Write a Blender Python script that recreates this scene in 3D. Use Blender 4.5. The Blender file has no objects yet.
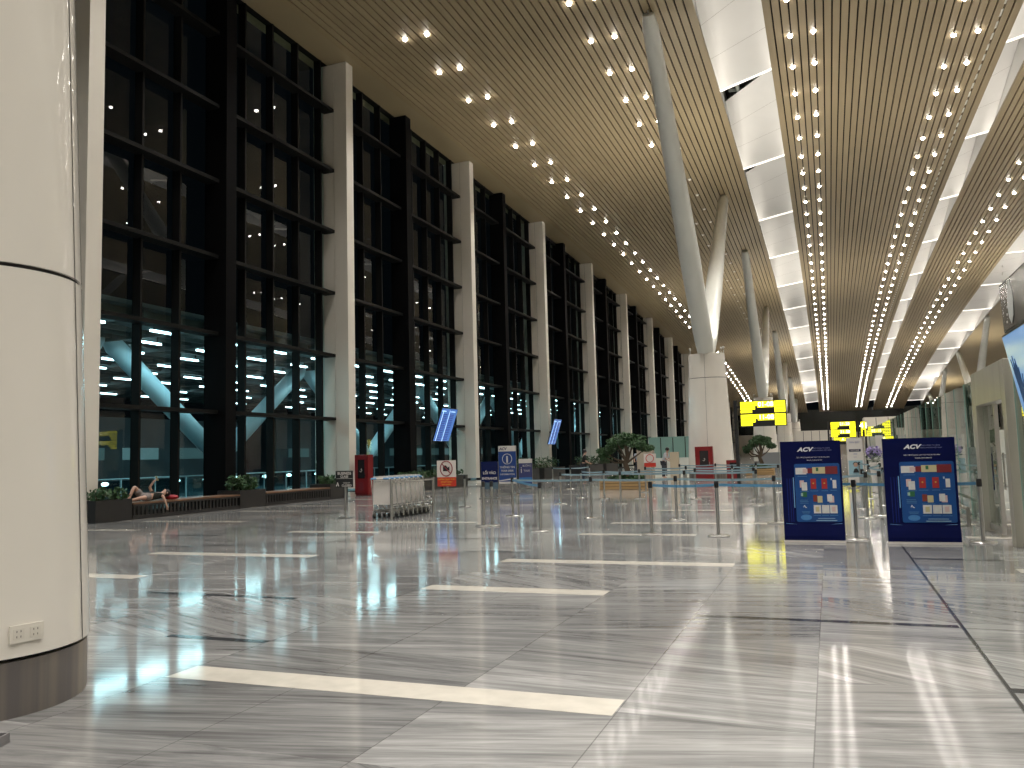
import bpy, bmesh, math, random
from mathutils import Vector, Matrix
random.seed(7)
PI = math.pi
sc = bpy.context.scene
C = sc.collection

# ------------------------------------------------------------ camera
F = 831.0
YAW, PITCH, ROLL = -0.361254, 0.0867521, -0.0263701
f = Vector((math.sin(YAW)*math.cos(PITCH), math.cos(YAW)*math.cos(PITCH), math.sin(PITCH)))
r = f.cross(Vector((0, 0, 1))).normalized()
u = r.cross(f)
r2 = math.cos(ROLL)*r + math.sin(ROLL)*u
u2 = -math.sin(ROLL)*r + math.cos(ROLL)*u
cam_d = bpy.data.cameras.new('camera')
cam = bpy.data.objects.new('camera', cam_d)
C.objects.link(cam)
M = Matrix((r2, u2, -f)).transposed().to_4x4()
M.translation = Vector((0, 0, 1.5))
cam.matrix_world = M
cam_d.sensor_width = 36.0
cam_d.lens = F/1024*36.0
cam_d.clip_end = 600
sc.camera = cam

# ------------------------------------------------------------ world and exposure
w = bpy.data.worlds.new('night')
sc.world = w
w.use_nodes = True
w.node_tree.nodes['Background'].inputs[0].default_value = (0.002, 0.003, 0.004, 1)
w.node_tree.nodes['Background'].inputs[1].default_value = 0.5
sc.view_settings.view_transform = 'Standard'
sc.view_settings.look = 'None'
sc.view_settings.gamma = 1
sc.view_settings.use_curve_mapping = False
sc.view_settings.exposure = 0.38
sc.cycles.max_bounces = 8
sc.cycles.diffuse_bounces = 4
sc.cycles.glossy_bounces = 4
sc.cycles.transparent_max_bounces = 16
sc.cycles.sample_clamp_indirect = 4
sc.cycles.sample_clamp_direct = 0
sc.cycles.caustics_reflective = False
sc.cycles.caustics_refractive = False
sc.cycles.use_light_tree = True
SPOT_W = 1600.0        # watts of one downlight beam
LENS = 40.0
COVE = 3.1
UPL = 1500.0           # watts of one pillar-top uplight

# ------------------------------------------------------------ materials
def mat(name, col, rough=0.5, metal=0.0, emit=None, es=0.0, spec=None, trans=0.0):
    m = bpy.data.materials.new(name); m.use_nodes = True
    b = m.node_tree.nodes['Principled BSDF']
    b.inputs['Base Color'].default_value = (*col, 1)
    b.inputs['Roughness'].default_value = rough
    b.inputs['Metallic'].default_value = metal
    if spec is not None: b.inputs['Specular IOR Level'].default_value = spec
    if emit:
        b.inputs['Emission Color'].default_value = (*emit, 1)
        b.inputs['Emission Strength'].default_value = es
    return m

def noisy(m, scale=(4, 4, 4), amount=0.15, detail=4):
    """gentle procedural colour variation over the base colour"""
    nt = m.node_tree; b = nt.nodes['Principled BSDF']
    tc = nt.nodes.new('ShaderNodeTexCoord'); mp = nt.nodes.new('ShaderNodeMapping')
    mp.inputs['Scale'].default_value = scale
    n = nt.nodes.new('ShaderNodeTexNoise'); n.inputs['Detail'].default_value = detail
    n.inputs['Scale'].default_value = 1
    mr = nt.nodes.new('ShaderNodeMapRange')
    mr.inputs[1].default_value = 0.3; mr.inputs[2].default_value = 0.7
    mr.inputs[3].default_value = 1-amount; mr.inputs[4].default_value = 1+amount
    mx = nt.nodes.new('ShaderNodeVectorMath'); mx.operation = 'SCALE'
    mx.inputs[0].default_value = b.inputs['Base Color'].default_value[:3]
    nt.links.new(tc.outputs['Object'], mp.inputs[0]); nt.links.new(mp.outputs[0], n.inputs['Vector'])
    nt.links.new(n.outputs['Fac'], mr.inputs[0]); nt.links.new(mr.outputs[0], mx.inputs['Scale'])
    nt.links.new(mx.outputs[0], b.inputs['Base Color'])
    return m

def glass(name, tint, ior=1.5, rough=0.0, base=0.0):
    """thin architectural glass: tinted see-through plus Fresnel reflection"""
    m = bpy.data.materials.new(name); m.use_nodes = True
    nt = m.node_tree; nt.nodes.clear()
    o = nt.nodes.new('ShaderNodeOutputMaterial'); t = nt.nodes.new('ShaderNodeBsdfTransparent')
    g = nt.nodes.new('ShaderNodeBsdfGlossy'); mx = nt.nodes.new('ShaderNodeMixShader')
    fr = nt.nodes.new('ShaderNodeFresnel'); fr.inputs[0].default_value = ior
    t.inputs[0].default_value = (*tint, 1); g.inputs['Roughness'].default_value = rough
    ad = nt.nodes.new('ShaderNodeMath'); ad.operation = 'ADD'; ad.inputs[1].default_value = base
    ad.use_clamp = True
    ge = nt.nodes.new('ShaderNodeNewGeometry'); ii = nt.nodes.new('ShaderNodeMapRange')   # same reflection from either side of the pane
    ii.inputs[3].default_value = ior; ii.inputs[4].default_value = 1/ior
    nt.links.new(ge.outputs['Backfacing'], ii.inputs[0]); nt.links.new(ii.outputs[0], fr.inputs[0])
    nt.links.new(fr.outputs[0], ad.inputs[0]); nt.links.new(ad.outputs[0], mx.inputs[0])
    nt.links.new(t.outputs[0], mx.inputs[1]); nt.links.new(g.outputs[0], mx.inputs[2])
    nt.links.new(mx.outputs[0], o.inputs[0])
    return m

WHITE = noisy(mat('white_paint', (0.72, 0.68, 0.60), 0.45), (0.6, 0.6, 0.3), 0.04)
ENAMEL = noisy(mat('pillar_enamel', (0.74, 0.70, 0.63), 0.05, spec=0.5), (1.2, 1.2, 0.6), 0.03)
STRUTM = noisy(mat('strut_enamel', (0.74, 0.75, 0.70), 0.35), (1, 1, 0.4), 0.04)
GAP = mat('dark_joint', (0.015, 0.014, 0.013), 0.6)
SLAT = noisy(mat('ceiling_slat', (0.37, 0.29, 0.172), 0.5), (0.8, 0.15, 1), 0.07)
SLATBACK = mat('ceiling_backing', (0.018, 0.014, 0.010), 0.9)
SOFFIT = noisy(mat('soffit', (0.35, 0.28, 0.165), 0.35), (0.3, 0.3, 1), 0.06)
DARKM = mat('dark_frame_metal', (0.007, 0.007, 0.0065), 0.55, spec=0.15)
FINM = mat('black_fin', (0.004, 0.004, 0.0045), 0.6, spec=0.06)
STEEL = mat('brushed_steel', (0.50, 0.49, 0.47), 0.30, 1.0)
CHROME = mat('chrome', (0.62, 0.62, 0.60), 0.14, 1.0)
BLACK = mat('black_plastic', (0.012, 0.012, 0.013), 0.4)
NAVY = noisy(mat('navy_print', (0.0012, 0.004, 0.052), 0.45, spec=0.12), (3, 3, 6), 0.1)
BLUE = noisy(mat('blue_print', (0.010, 0.070, 0.25), 0.35, spec=0.3), (4, 4, 4), 0.12)
LBLUE = mat('light_blue_print', (0.05, 0.20, 0.48), 0.3)
BELT = noisy(mat('belt_blue', (0.08, 0.25, 0.42), 0.6), (3, 3, 3), 0.12)
PAPER = noisy(mat('paper_white', (0.62, 0.62, 0.60), 0.5), (20, 20, 20), 0.08)
PINKP = mat('paper_pink', (0.60, 0.44, 0.42), 0.5)
CREAMP = mat('paper_cream', (0.52, 0.46, 0.26), 0.5)
REDP = mat('passport_red', (0.36, 0.02, 0.02), 0.45)
DREDP = mat('dark_red_print', (0.17, 0.012, 0.018), 0.45)
GREENP = mat('green_print', (0.02, 0.13, 0.05), 0.45)
GOLD = mat('gold_print', (0.55, 0.32, 0.07), 0.4)
PINK = mat('logo_white', (0.75, 0.74, 0.76), 0.4)
GREYT = mat('grey_lettering', (0.20, 0.22, 0.42), 0.5)
REDM = noisy(mat('cabinet_red', (0.19, 0.006, 0.008), 0.35), (2, 2, 2), 0.08)
SIGNW = mat('sign_white', (0.66, 0.62, 0.58), 0.4)
SIGNR = mat('sign_red', (0.52, 0.035, 0.02), 0.4)
SIGNY = mat('sign_yellow', (0.75, 0.45, 0.05), 0.5)
WOOD = noisy(mat('bench_wood', (0.17, 0.085, 0.045), 0.4), (12, 1, 12), 0.25)
WOODL = noisy(mat('planter_wood', (0.42, 0.27, 0.12), 0.5), (1, 12, 12), 0.2)
LEAF = noisy(mat('leaf_green', (0.035, 0.085, 0.028), 0.6), (6, 6, 6), 0.5)
LEAF2 = noisy(mat('leaf_light', (0.10, 0.17, 0.06), 0.6), (6, 6, 6), 0.4)
BARK = noisy(mat('bark', (0.10, 0.07, 0.045), 0.8), (8, 8, 3), 0.3)
SOIL = mat('soil', (0.03, 0.022, 0.016), 0.9)
BOXM = noisy(mat('planter_dark', (0.022, 0.020, 0.020), 0.4), (3, 3, 3), 0.15)
SKIN = mat('skin', (0.50, 0.30, 0.22), 0.5)
HAIR = mat('hair_black', (0.010, 0.008, 0.008), 0.5)
CLOTHG = noisy(mat('grey_cloth', (0.22, 0.19, 0.18), 0.8), (30, 30, 30), 0.15)
CLOTHK = mat('black_cloth', (0.016, 0.018, 0.014), 0.8)
CLOTHR = mat('red_cloth', (0.34, 0.02, 0.03), 0.7)
CLOTHB = mat('light_shirt', (0.32, 0.36, 0.42), 0.8)
TROUS = mat('dark_trousers', (0.03, 0.035, 0.05), 0.8)
RUBBER = mat('rubber', (0.016, 0.015, 0.014), 0.7)
TRAYM = mat('grey_tray', (0.20, 0.19, 0.19), 0.5)
CONC = noisy(mat('outside_paving', (0.05, 0.09, 0.10), 0.35), (0.4, 0.4, 1), 0.2)
OUTW = noisy(mat('outside_pale_steel', (0.42, 0.60, 0.66), 0.4), (0.5, 0.5, 0.5), 0.06)
OUTD = noisy(mat('outside_dark_wall', (0.035, 0.06, 0.07), 0.6), (0.4, 0.4, 0.4), 0.3)
LOUV = mat('outside_louvre', (0.06, 0.085, 0.085), 0.5)
TUBE = mat('tube_light', (0.8, 0.9, 0.9), 0.5, emit=(0.66, 0.93, 1.0), es=8.0)
GLOWW = mat('outside_glow', (0.9, 0.9, 0.8), 0.5, emit=(0.95, 1.0, 0.92), es=12.0)
LENSM = mat('downlight_lens', (0.8, 0.8, 0.8), 0.3, emit=(1.0, 0.93, 0.86), es=LENS)
LENSM.cycles.emission_sampling = 'NONE'
LENSOFF = mat('dim_lens', (0.5, 0.48, 0.42), 0.3, emit=(1.0, 0.9, 0.75), es=0.25)
RINGM = mat('downlight_ring', (0.32, 0.28, 0.22), 0.35)
COVEM = mat('cove_led', (0.9, 0.85, 0.7), 0.5, emit=(1.0, 0.94, 0.86), es=COVE)
YEL = mat('lit_yellow', (0.7, 0.7, 0.02), 0.4, emit=(1.0, 0.92, 0.015), es=1.25)
YELW = mat('lit_white_digits', (0.9, 0.9, 0.6), 0.4, emit=(1.0, 1.0, 0.55), es=2.2)
SCRB = mat('screen_blue', (0.01, 0.03, 0.1), 0.15, emit=(0.10, 0.26, 0.72), es=0.55)
SCRL = mat('screen_lines', (0.3, 0.5, 0.8), 0.2, emit=(0.42, 0.66, 1.0), es=0.9)
SCRK = mat('screen_dark_rows', (0.01, 0.02, 0.1), 0.2, emit=(0.03, 0.07, 0.34), es=0.6)
SCRS = mat('screen_sky', (0.1, 0.2, 0.4), 0.15, emit=(0.15, 0.31, 0.55), es=0.6)
SCRF = mat('screen_plant', (0.02, 0.04, 0.08), 0.2, emit=(0.03, 0.06, 0.12), es=0.5)
GREYG = mat('gloss_grey_panel', (0.20, 0.19, 0.17), 0.08)
COUNTER = noisy(mat('counter_white', (0.68, 0.69, 0.63), 0.3), (2, 2, 2), 0.06)
TEAL = mat('teal_glass_edge', (0.25, 0.42, 0.37), 0.2)
GLASSM = glass('window_glass', (0.72, 0.86, 0.86), 1.55)
GLASSP = glass('partition_glass', (0.80, 0.87, 0.83), 1.6, base=0.10)
GLASSD = mat('skylight_glass_night', (0.018, 0.022, 0.022), 0.1)
BEAMG = mat('skylight_beam', (0.22, 0.24, 0.22), 0.5)
BAFFLE = noisy(mat('baffle_white', (0.72, 0.71, 0.69), 0.6), (0.5, 0.5, 0.5), 0.03)
FLOWER = mat('purple_petals', (0.28, 0.22, 0.45), 0.6)
FLOWERW = mat('white_petals', (0.7, 0.7, 0.66), 0.6)

def floor_material():
    m = bpy.data.materials.new('polished_grey_marble'); m.use_nodes = True
    nt = m.node_tree; N = nt.nodes; L = nt.links
    b = N['Principled BSDF']
    def math_(op, a, bb=None, c=None):
        n = N.new('ShaderNodeMath'); n.operation = op
        for i, v in enumerate((a, bb, c)):
            if v is None: continue
            if isinstance(v, (int, float)): n.inputs[i].default_value = v
            else: L.new(v, n.inputs[i])
        return n.outputs[0]
    tc = N.new('ShaderNodeTexCoord'); sx = N.new('ShaderNodeSeparateXYZ')
    L.new(tc.outputs['Object'], sx.inputs[0])
    tx = math_('DIVIDE', math_('ADD', sx.outputs[0], 4.5), 1.087)
    ty0 = math_('DIVIDE', math_('SUBTRACT', sx.outputs[1], 4.79), 1.075)
    # slabs two tiles wide on odd rows give the photo's broken bond
    ix = math_('FLOOR', tx); iy = math_('FLOOR', ty0)
    cb = N.new('ShaderNodeCombineXYZ'); L.new(math_('FLOOR', math_('DIVIDE', ix, 2.0)), cb.inputs[0]); L.new(iy, cb.inputs[1])
    wn = N.new('ShaderNodeTexWhiteNoise'); wn.noise_dimensions = '3D'; L.new(cb.outputs[0], wn.inputs['Vector'])
    sc2 = N.new('ShaderNodeSeparateColor'); L.new(wn.outputs['Color'], sc2.inputs[0])
    # veins: rotate a little per slab, stretch along x
    ang = math_('MULTIPLY', math_('SUBTRACT', math_('POWER', sc2.outputs[0], 2.0), 0.28), 0.95)
    vr = N.new('ShaderNodeVectorRotate'); vr.rotation_type = 'Z_AXIS'
    L.new(tc.outputs['Object'], vr.inputs['Vector']); L.new(ang, vr.inputs['Angle'])
    off = N.new('ShaderNodeVectorMath'); off.operation = 'MULTIPLY_ADD'
    L.new(wn.outputs['Color'], off.inputs[0]); off.inputs[1].default_value = (9, 9, 0); L.new(vr.outputs[0], off.inputs[2])
    def veins(scale, detail, dist, rough=0.6):
        mp = N.new('ShaderNodeMapping'); mp.inputs['Scale'].default_value = scale
        L.new(off.outputs[0], mp.inputs[0])
        n = N.new('ShaderNodeTexNoise'); n.inputs['Scale'].default_value = 1
        n.inputs['Detail'].default_value = detail; n.inputs['Distortion'].default_value = dist
        n.inputs['Roughness'].default_value = rough
        L.new(mp.outputs[0], n.inputs['Vector'])
        return n.outputs['Fac']
    v1 = veins((0.5, 4.2, 1), 8, 1.1, 0.7)
    v2 = veins((0.7, 22.0, 1), 5, 0.4, 0.6)
    v3 = veins((0.3, 1.8, 1), 4, 2.0, 0.55)
    s = math_('ADD', math_('MULTIPLY', v1, 0.53), math_('ADD', math_('MULTIPLY', v2, 0.30), math_('MULTIPLY', v3, 0.17)))
    s = math_('ADD', s, math_('MULTIPLY', math_('SUBTRACT', sc2.outputs[1], 0.5), 0.10))
    cr = N.new('ShaderNodeValToRGB'); e = cr.color_ramp.elements
    e[0].position = 0.36; e[0].color = (0.115, 0.114, 0.113, 1)
    e[1].position = 0.66; e[1].color = (0.46, 0.455, 0.44, 1)
    x = cr.color_ramp.elements.new(0.45); x.color = (0.20, 0.199, 0.196, 1)
    x = cr.color_ramp.elements.new(0.54); x.color = (0.29, 0.288, 0.28, 1)
    L.new(s, cr.inputs[0])
    # joints
    fx = math_('FRACT', tx); fy = math_('FRACT', ty0)
    jx = math_('LESS_THAN', math_('MINIMUM', fx, math_('SUBTRACT', 1.0, fx)), 0.0035)
    jy = math_('LESS_THAN', math_('MINIMUM', fy, math_('SUBTRACT', 1.0, fy)), 0.0030)
    j = math_('MAXIMUM', jx, math_('MULTIPLY', jy, 0.6))
    mx = N.new('ShaderNodeMix'); mx.data_type = 'RGBA'
    L.new(math_('MULTIPLY', j, 0.5), mx.inputs[0]); L.new(cr.outputs[0], mx.inputs[6]); mx.inputs[7].default_value = (0.06, 0.058, 0.054, 1)
    L.new(mx.outputs[2], b.inputs['Base Color'])
    b.inputs['Specular IOR Level'].default_value = 0.38
    b.inputs['IOR'].default_value = 1.5
    rr = N.new('ShaderNodeMapRange'); rr.inputs[3].default_value = 0.04; rr.inputs[4].default_value = 0.13
    L.new(v1, rr.inputs[0]); L.new(rr.outputs[0], b.inputs['Roughness'])
    # faint waviness of the polished slabs
    nb = N.new('ShaderNodeTexNoise'); nb.inputs['Scale'].default_value = 1.6; nb.inputs['Detail'].default_value = 2
    L.new(tc.outputs['Object'], nb.inputs['Vector'])
    bp = N.new('ShaderNodeBump'); bp.inputs['Strength'].default_value = 0.006; bp.inputs['Distance'].default_value = 0.06
    L.new(nb.outputs['Fac'], bp.inputs['Height']); L.new(bp.outputs[0], b.inputs['Normal'])
    return m
FLOORM = floor_material()
MARBW = noisy(mat('white_marble_inlay', (0.66, 0.62, 0.54), 0.10), (6, 6, 6), 0.08)
MARBK = noisy(mat('black_marble_inlay', (0.045, 0.047, 0.050), 0.10), (6, 6, 6), 0.15)

def kick_material():
    m = mat('brushed_kick', (0.16, 0.135, 0.11), 0.3, 0.25)
    nt = m.node_tree; b = nt.nodes['Principled BSDF']
    tc = nt.nodes.new('ShaderNodeTexCoord'); mp = nt.nodes.new('ShaderNodeMapping'); mp.inputs['Scale'].default_value = (5, 5, 0.05)
    n = nt.nodes.new('ShaderNodeTexNoise'); n.inputs['Scale'].default_value = 1.3; n.inputs['Detail'].default_value = 5
    cr = nt.nodes.new('ShaderNodeValToRGB')
    cr.color_ramp.elements[0].position = 0.35; cr.color_ramp.elements[0].color = (0.15, 0.135, 0.13, 1)
    cr.color_ramp.elements[1].position = 0.65; cr.color_ramp.elements[1].color = (0.30, 0.26, 0.20, 1)
    nt.links.new(tc.outputs['Object'], mp.inputs[0]); nt.links.new(mp.outputs[0], n.inputs['Vector'])
    nt.links.new(n.outputs['Fac'], cr.inputs[0]); nt.links.new(cr.outputs[0], b.inputs['Base Color'])
    return m
KICK = kick_material()

# ------------------------------------------------------------ mesh builder
class MB:
    def __init__(s): s.v = []; s.f = []; s.m = []
    def quad(s, a, b, c, d, mi=0):
        n = len(s.v); s.v += [tuple(a), tuple(b), tuple(c), tuple(d)]; s.f.append((n, n+1, n+2, n+3)); s.m.append(mi); return s
    def box(s, x0, x1, y0, y1, z0, z1, mi=0):
        n = len(s.v)
        s.v += [(x0,y0,z0),(x1,y0,z0),(x1,y1,z0),(x0,y1,z0),(x0,y0,z1),(x1,y0,z1),(x1,y1,z1),(x0,y1,z1)]
        for q in ((0,3,2,1),(4,5,6,7),(0,1,5,4),(1,2,6,5),(2,3,7,6),(3,0,4,7)):
            s.f.append(tuple(n+i for i in q)); s.m.append(mi)
        return s
    def tube(s, pts, rad, n=10, mi=0, cap=True):
        pts = [Vector(p) for p in pts]
        rads = rad if isinstance(rad, (list, tuple)) else [rad]*len(pts)
        rings = []
        up = None
        for i, p in enumerate(pts):
            d = (pts[min(i+1, len(pts)-1)] - pts[max(i-1, 0)]).normalized()
            if up is None: up = Vector((0, 0, 1)) if abs(d.z) < 0.9 else Vector((1, 0, 0))
            a = d.cross(up).normalized(); b2 = a.cross(d).normalized(); up = b2
            k = len(s.v)
            for j in range(n):
                t = 2*PI*j/n
                s.v.append(tuple(p + rads[i]*(math.cos(t)*a + math.sin(t)*b2)))
            rings.append(k)
        for i in range(len(rings)-1):
            for j in range(n):
                s.f.append((rings[i]+j, rings[i]+(j+1) % n, rings[i+1]+(j+1) % n, rings[i+1]+j)); s.m.append(mi)
        if cap:
            s.f.append(tuple(rings[0]+j for j in range(n))[::-1]); s.m.append(mi)
            s.f.append(tuple(rings[-1]+j for j in range(n))); s.m.append(mi)
        return s
    def lathe(s, prof, cx=0, cy=0, cz=0, n=20, mi=0, a=1.0, b=1.0):
        """prof = [(r, z)], a/b stretch to an ellipse"""
        rings = []
        for rr, z in prof:
            k = len(s.v)
            for j in range(n):
                t = 2*PI*j/n
                s.v.append((cx+rr*a*math.cos(t), cy+rr*b*math.sin(t), cz+z))
            rings.append(k)
        for i in range(len(rings)-1):
            for j in range(n):
                s.f.append((rings[i]+j, rings[i]+(j+1) % n, rings[i+1]+(j+1) % n, rings[i+1]+j)); s.m.append(mi)
        s.f.append(tuple(rings[0]+j for j in range(n))[::-1]); s.m.append(mi)
        s.f.append(tuple(rings[-1]+j for j in range(n))); s.m.append(mi)
        return s
    def ball(s, c, rr, n=8, mi=0, sz=1.0):
        prof = [(rr*math.sin(PI*i/n) + 1e-4, -rr*sz*math.cos(PI*i/n)) for i in range(n+1)]
        return s.lathe(prof, c[0], c[1], c[2], n*2 if n < 8 else 14, mi)
    def build(s, name, mats, parent=None, smooth=False, bevel=0.0, autos=False):
        me = bpy.data.meshes.new(name); me.from_pydata(s.v, [], s.f)
        if not isinstance(mats, (list, tuple)): mats = [mats]
        for m in mats: me.materials.append(m)
        me.polygons.foreach_set('material_index', s.m)
        if smooth: me.polygons.foreach_set('use_smooth', [True]*len(s.f))
        me.update()
        o = bpy.data.objects.new(name, me); C.objects.link(o)
        if parent: o.parent = parent
        if smooth:
            try: me.set_sharp_from_angle(angle=math.radians(42))
            except Exception: pass
        if bevel:
            md = o.modifiers.new('bevel', 'BEVEL'); md.width = bevel; md.segments = 2; md.limit_method = 'ANGLE'
        return o

def tag(o, label, cat, group=None, kind=None):
    o['label'] = label; o['category'] = cat
    if group: o['group'] = group
    if kind: o['kind'] = kind
    return o
def struct(o): o['kind'] = 'structure'; return o
def empty(name, loc, rz=0.0):
    o = bpy.data.objects.new(name, None); C.objects.link(o)
    o.location = loc; o.rotation_euler = (0, 0, rz); o.empty_display_size = 0.2
    return o
def copy_tree(o, parent=None):
    c = o.copy(); C.objects.link(c); c.parent = parent
    for ch in list(o.children): copy_tree(ch, c)
    return c
def lettering(txt, size, loc, m, parent, rot=(PI/2, 0, 0), align='CENTER', ext=0.001, bold=0.0, shear=0.0, sx=1.0, name='lettering'):
    cu = bpy.data.curves.new(name, 'FONT'); cu.body = txt; cu.size = size; cu.align_x = align; cu.align_y = 'CENTER'
    cu.extrude = ext; cu.offset = bold; cu.shear = shear
    cu.materials.append(m)
    tmp = bpy.data.objects.new(name, cu); C.objects.link(tmp)
    me = bpy.data.meshes.new_from_object(tmp, depsgraph=bpy.context.evaluated_depsgraph_get())
    bpy.data.objects.remove(tmp)
    o = bpy.data.objects.new(name, me); C.objects.link(o); o.parent = parent
    o.location = loc; o.rotation_euler = rot; o.scale = (sx, 1, 1)
    return o

# ------------------------------------------------------------ the hall
S = 1.165
XW = -19.2225                      # front plane of the window-wall pilasters
def zc(Y):                          # the ceiling is level near us and sinks in a long curve
    y = Y/S
    z = 16.75 - (.00041*(y-30)**2 if y > 30 else 0)
    return 1.5 + S*(z-1.5)
YEND = 200.0
YS = [-14.0, 20.0, 35.0] + [35.0+5.0*k for k in range(1, 33)] + [YEND]

fl = MB().quad((-22.0, -14, 0), (34, -14, 0), (34, YEND+8, 0), (-22.0, YEND+8, 0)).build('floor', FLOORM); struct(fl)
wi, ki = MB(), MB()
for k in range(-2, 30):
    for cx, x3, x2 in ((-4.5, 3.25, 2.17), (-11.0, 3.25, 2.17), (-17.5, 3.25, 2.17), (2.0, 3.25, 2.17), (8.5, 3.25, 2.17)):
        yy = 4.95+6.44*k
        if yy > -13: wi.box(cx, cx+x3, yy-.16, yy+.16, -.01, .0015)
        yy = 8.9+6.42*k
        if yy > -13: wi.box(cx, cx+x2, yy-.15, yy+.15, -.01, .0015)
        yy = 7.86+6.45*k
        if yy > -13: ki.box(cx+3.28, cx+5.42, yy-.05, yy+.05, -.01, .0015)
        yy = 5.93+6.45*k
        if yy > -13: ki.box(cx+5.45, cx+6.5, yy-.05, yy+.05, -.01, .0015)
ki.box(0.938, 0.962, -13, 60, -.01, .0012)
wi.build('white_inlay', MARBW, fl); ki.build('black_inlay', MARBK, fl)

def ceiling_panel(name, x0, x1, first=0.0):
    """one slatted field of the ceiling: painted metal slats under a dark backing"""
    mb = MB(); pitch = 0.326; n = int(round((x1-x0)/pitch)); p = (x1-x0)/n
    for i in range(n):
        a = x0+i*p+0.032; b = x0+(i+1)*p-0.032
        for y0, y1 in zip(YS[:-1], YS[1:]):
            z0, z1 = zc(y0), zc(y1)
            mb.quad((a, y0, z0), (a, y1, z1), (b, y1, z1), (b, y0, z0))
            mb.quad((a, y0, z0+.09), (a, y1, z1+.09), (a, y1, z1), (a, y0, z0))
            mb.quad((b, y0, z0), (b, y1, z1), (b, y1, z1+.09), (b, y0, z0+.09))
    for y0, y1 in zip(YS[:-1], YS[1:]):
        z0, z1 = zc(y0)+.13, zc(y1)+.13
        mb.quad((x0, y0, z0), (x0, y1, z1), (x1, y1, z1), (x1, y0, z0), 1)
        for xx, e in ((x0, -0.001), (x1, 0.001)):
            mb.quad((xx+e, y0, z0-.13), (xx+e, y1, z1-.13), (xx+e, y1, z1+.02), (xx+e, y0, z0+.02), 0)
            mb.quad((xx-e*45, y0, z0-.13), (xx-e*45, y1, z1-.13), (xx+e, y1, z1-.13), (xx+e, y0, z0-.13), 0)
    o = mb.build(name, [SLAT, SLATBACK]); return struct(o)
XA0, XA1 = -4.10, -1.53
XB0, XB1 = 8.35, 9.55
XC0, XC1 = 15.7, 18.85
ceiling_panel('ceiling', -18.85, XA0)
ceiling_panel('ceiling_2', XA1, XB0)
ceiling_panel('ceiling_3', XB1, XC0)
mb = MB()
for y0, y1 in zip(YS[:-1], YS[1:]):
    for a, b in ((-20.95, -18.85), (XC1, 34.0)):
        mb.quad((a, y0, zc(y0)), (a, y1, zc(y1)), (b, y1, zc(y1)), (b, y0, zc(y0)))
struct(mb.build('ceiling_4', SOFFIT))
# a row of little slot diffusers along the right edge of the middle field
mb = MB(); y = 20.0
while y < 190:
    mb.box(7.62, 7.70, y, y+.62, zc(y+.3)-.012, zc(y+.3)+.02); y += 1.05
struct(mb.build('trim_5', mat('slot_diffuser', (0.8, 0.78, 0.7), 0.4)))

# skylight troughs with folded white baffles between the slatted fields
SEAMG = mat('seam_grey', (.35, .33, .30), .6)
EDGE_GLOW = mat('baffle_edge_glow', (0.9, 0.87, 0.8), 0.5, emit=(1.0, .96, .9), es=.8)  # glow added so the low baffle edges look brightly lit; no lamp there
def trough(i, x0, x1, slant, cell, yfirst):
    root = MB(); led = MB()
    H = 2.6
    for y0, y1 in zip(YS[:-1], YS[1:]):
        e = .30
        for xx, sg in ((x0, -1), (x1, 1)):
            root.quad((xx+sg*e, y0, zc(y0)+.15), (xx+sg*e, y1, zc(y1)+.15), (xx+sg*e, y1, zc(y1)+H), (xx+sg*e, y0, zc(y0)+H), 0)
            root.quad((xx, y0, zc(y0)+.15), (xx, y1, zc(y1)+.15), (xx+sg*e, y1, zc(y1)+.15), (xx+sg*e, y0, zc(y0)+.15), 0)
        root.quad((x0-e, y0, zc(y0)+H), (x0-e, y1, zc(y1)+H), (x1+e, y1, zc(y1)+H), (x1+e, y0, zc(y0)+H), 1)
        for xx, sg in ((x0, -1), (x1, 1)):
            z0, z1 = zc(y0)+.18, zc(y1)+.18
            led.quad((xx+sg*.06, y0, z0), (xx+sg*.22, y0, z0), (xx+sg*.22, y1, z1), (xx+sg*.06, y1, z1))
    o = struct(root.build('trim_%d' % i, [BAFFLE, GLASSD]))
    led.build('cove_led', COVEM, o)
    bm_, bf = MB(), MB()
    y = yfirst-cell*5
    while y < YEND:
        if y > -12:
            # low edge at y (right) / y+slant (left); the fold climbs back towards the camera
            def P(t, side):              # t: distance before the low edge
                xx = x1+.28 if side else x0-.28
                yl = y + (0 if side else slant)
                yy = yl - t
                return Vector((xx, yy, zc(yl)+.52 + 0.19*t))
            tr, tl = cell-3.2, cell-4.6
            bf.quad(P(0, 0), P(0, 1), P(tr, 1), P(tl, 0), 0)
            a, b = P(0, 0), P(0, 1)
            bf.quad(a-Vector((0, 0, .12)), b-Vector((0, 0, .12)), b+Vector((0, .0, .05)), a+Vector((0, .0, .05)), 2)
            for q in (.34, .67):        # two fine panel seams
                a, b = P(tl*q, 0), P(tr*q, 1)
                dn = Vector((0, -.02, -.01))
                bf.quad(a+dn, b+dn, b+dn+Vector((0, .02, -.004)), a+dn+Vector((0, .02, -.004)), 1)
            for q in range(4):          # steel under the night-dark rooflight
                yy = y + 1.2 + q*1.5
                bm_.tube([(x0, yy, zc(yy)+2.2), (x1, yy+1.2, zc(yy)+2.35)], .10, 6)
            bm_.tube([(x0+.5, y-1, zc(y)+2.1), (x0+.5, y+7, zc(y)+2.1)], .12, 6)
        y += cell
    bf.build('baffle', [BAFFLE, SEAMG, EDGE_GLOW], o)
    bm_.build('rooflight_steel', BEAMG, o)
trough(1, XA0, XA1, 1.8, 12.3, 40.4)
trough(2, XB0, XB1, 0.9, 12.3, 41.5)
trough(3, XC0, XC1, 0.2, 13.3, 85.8)

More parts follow.
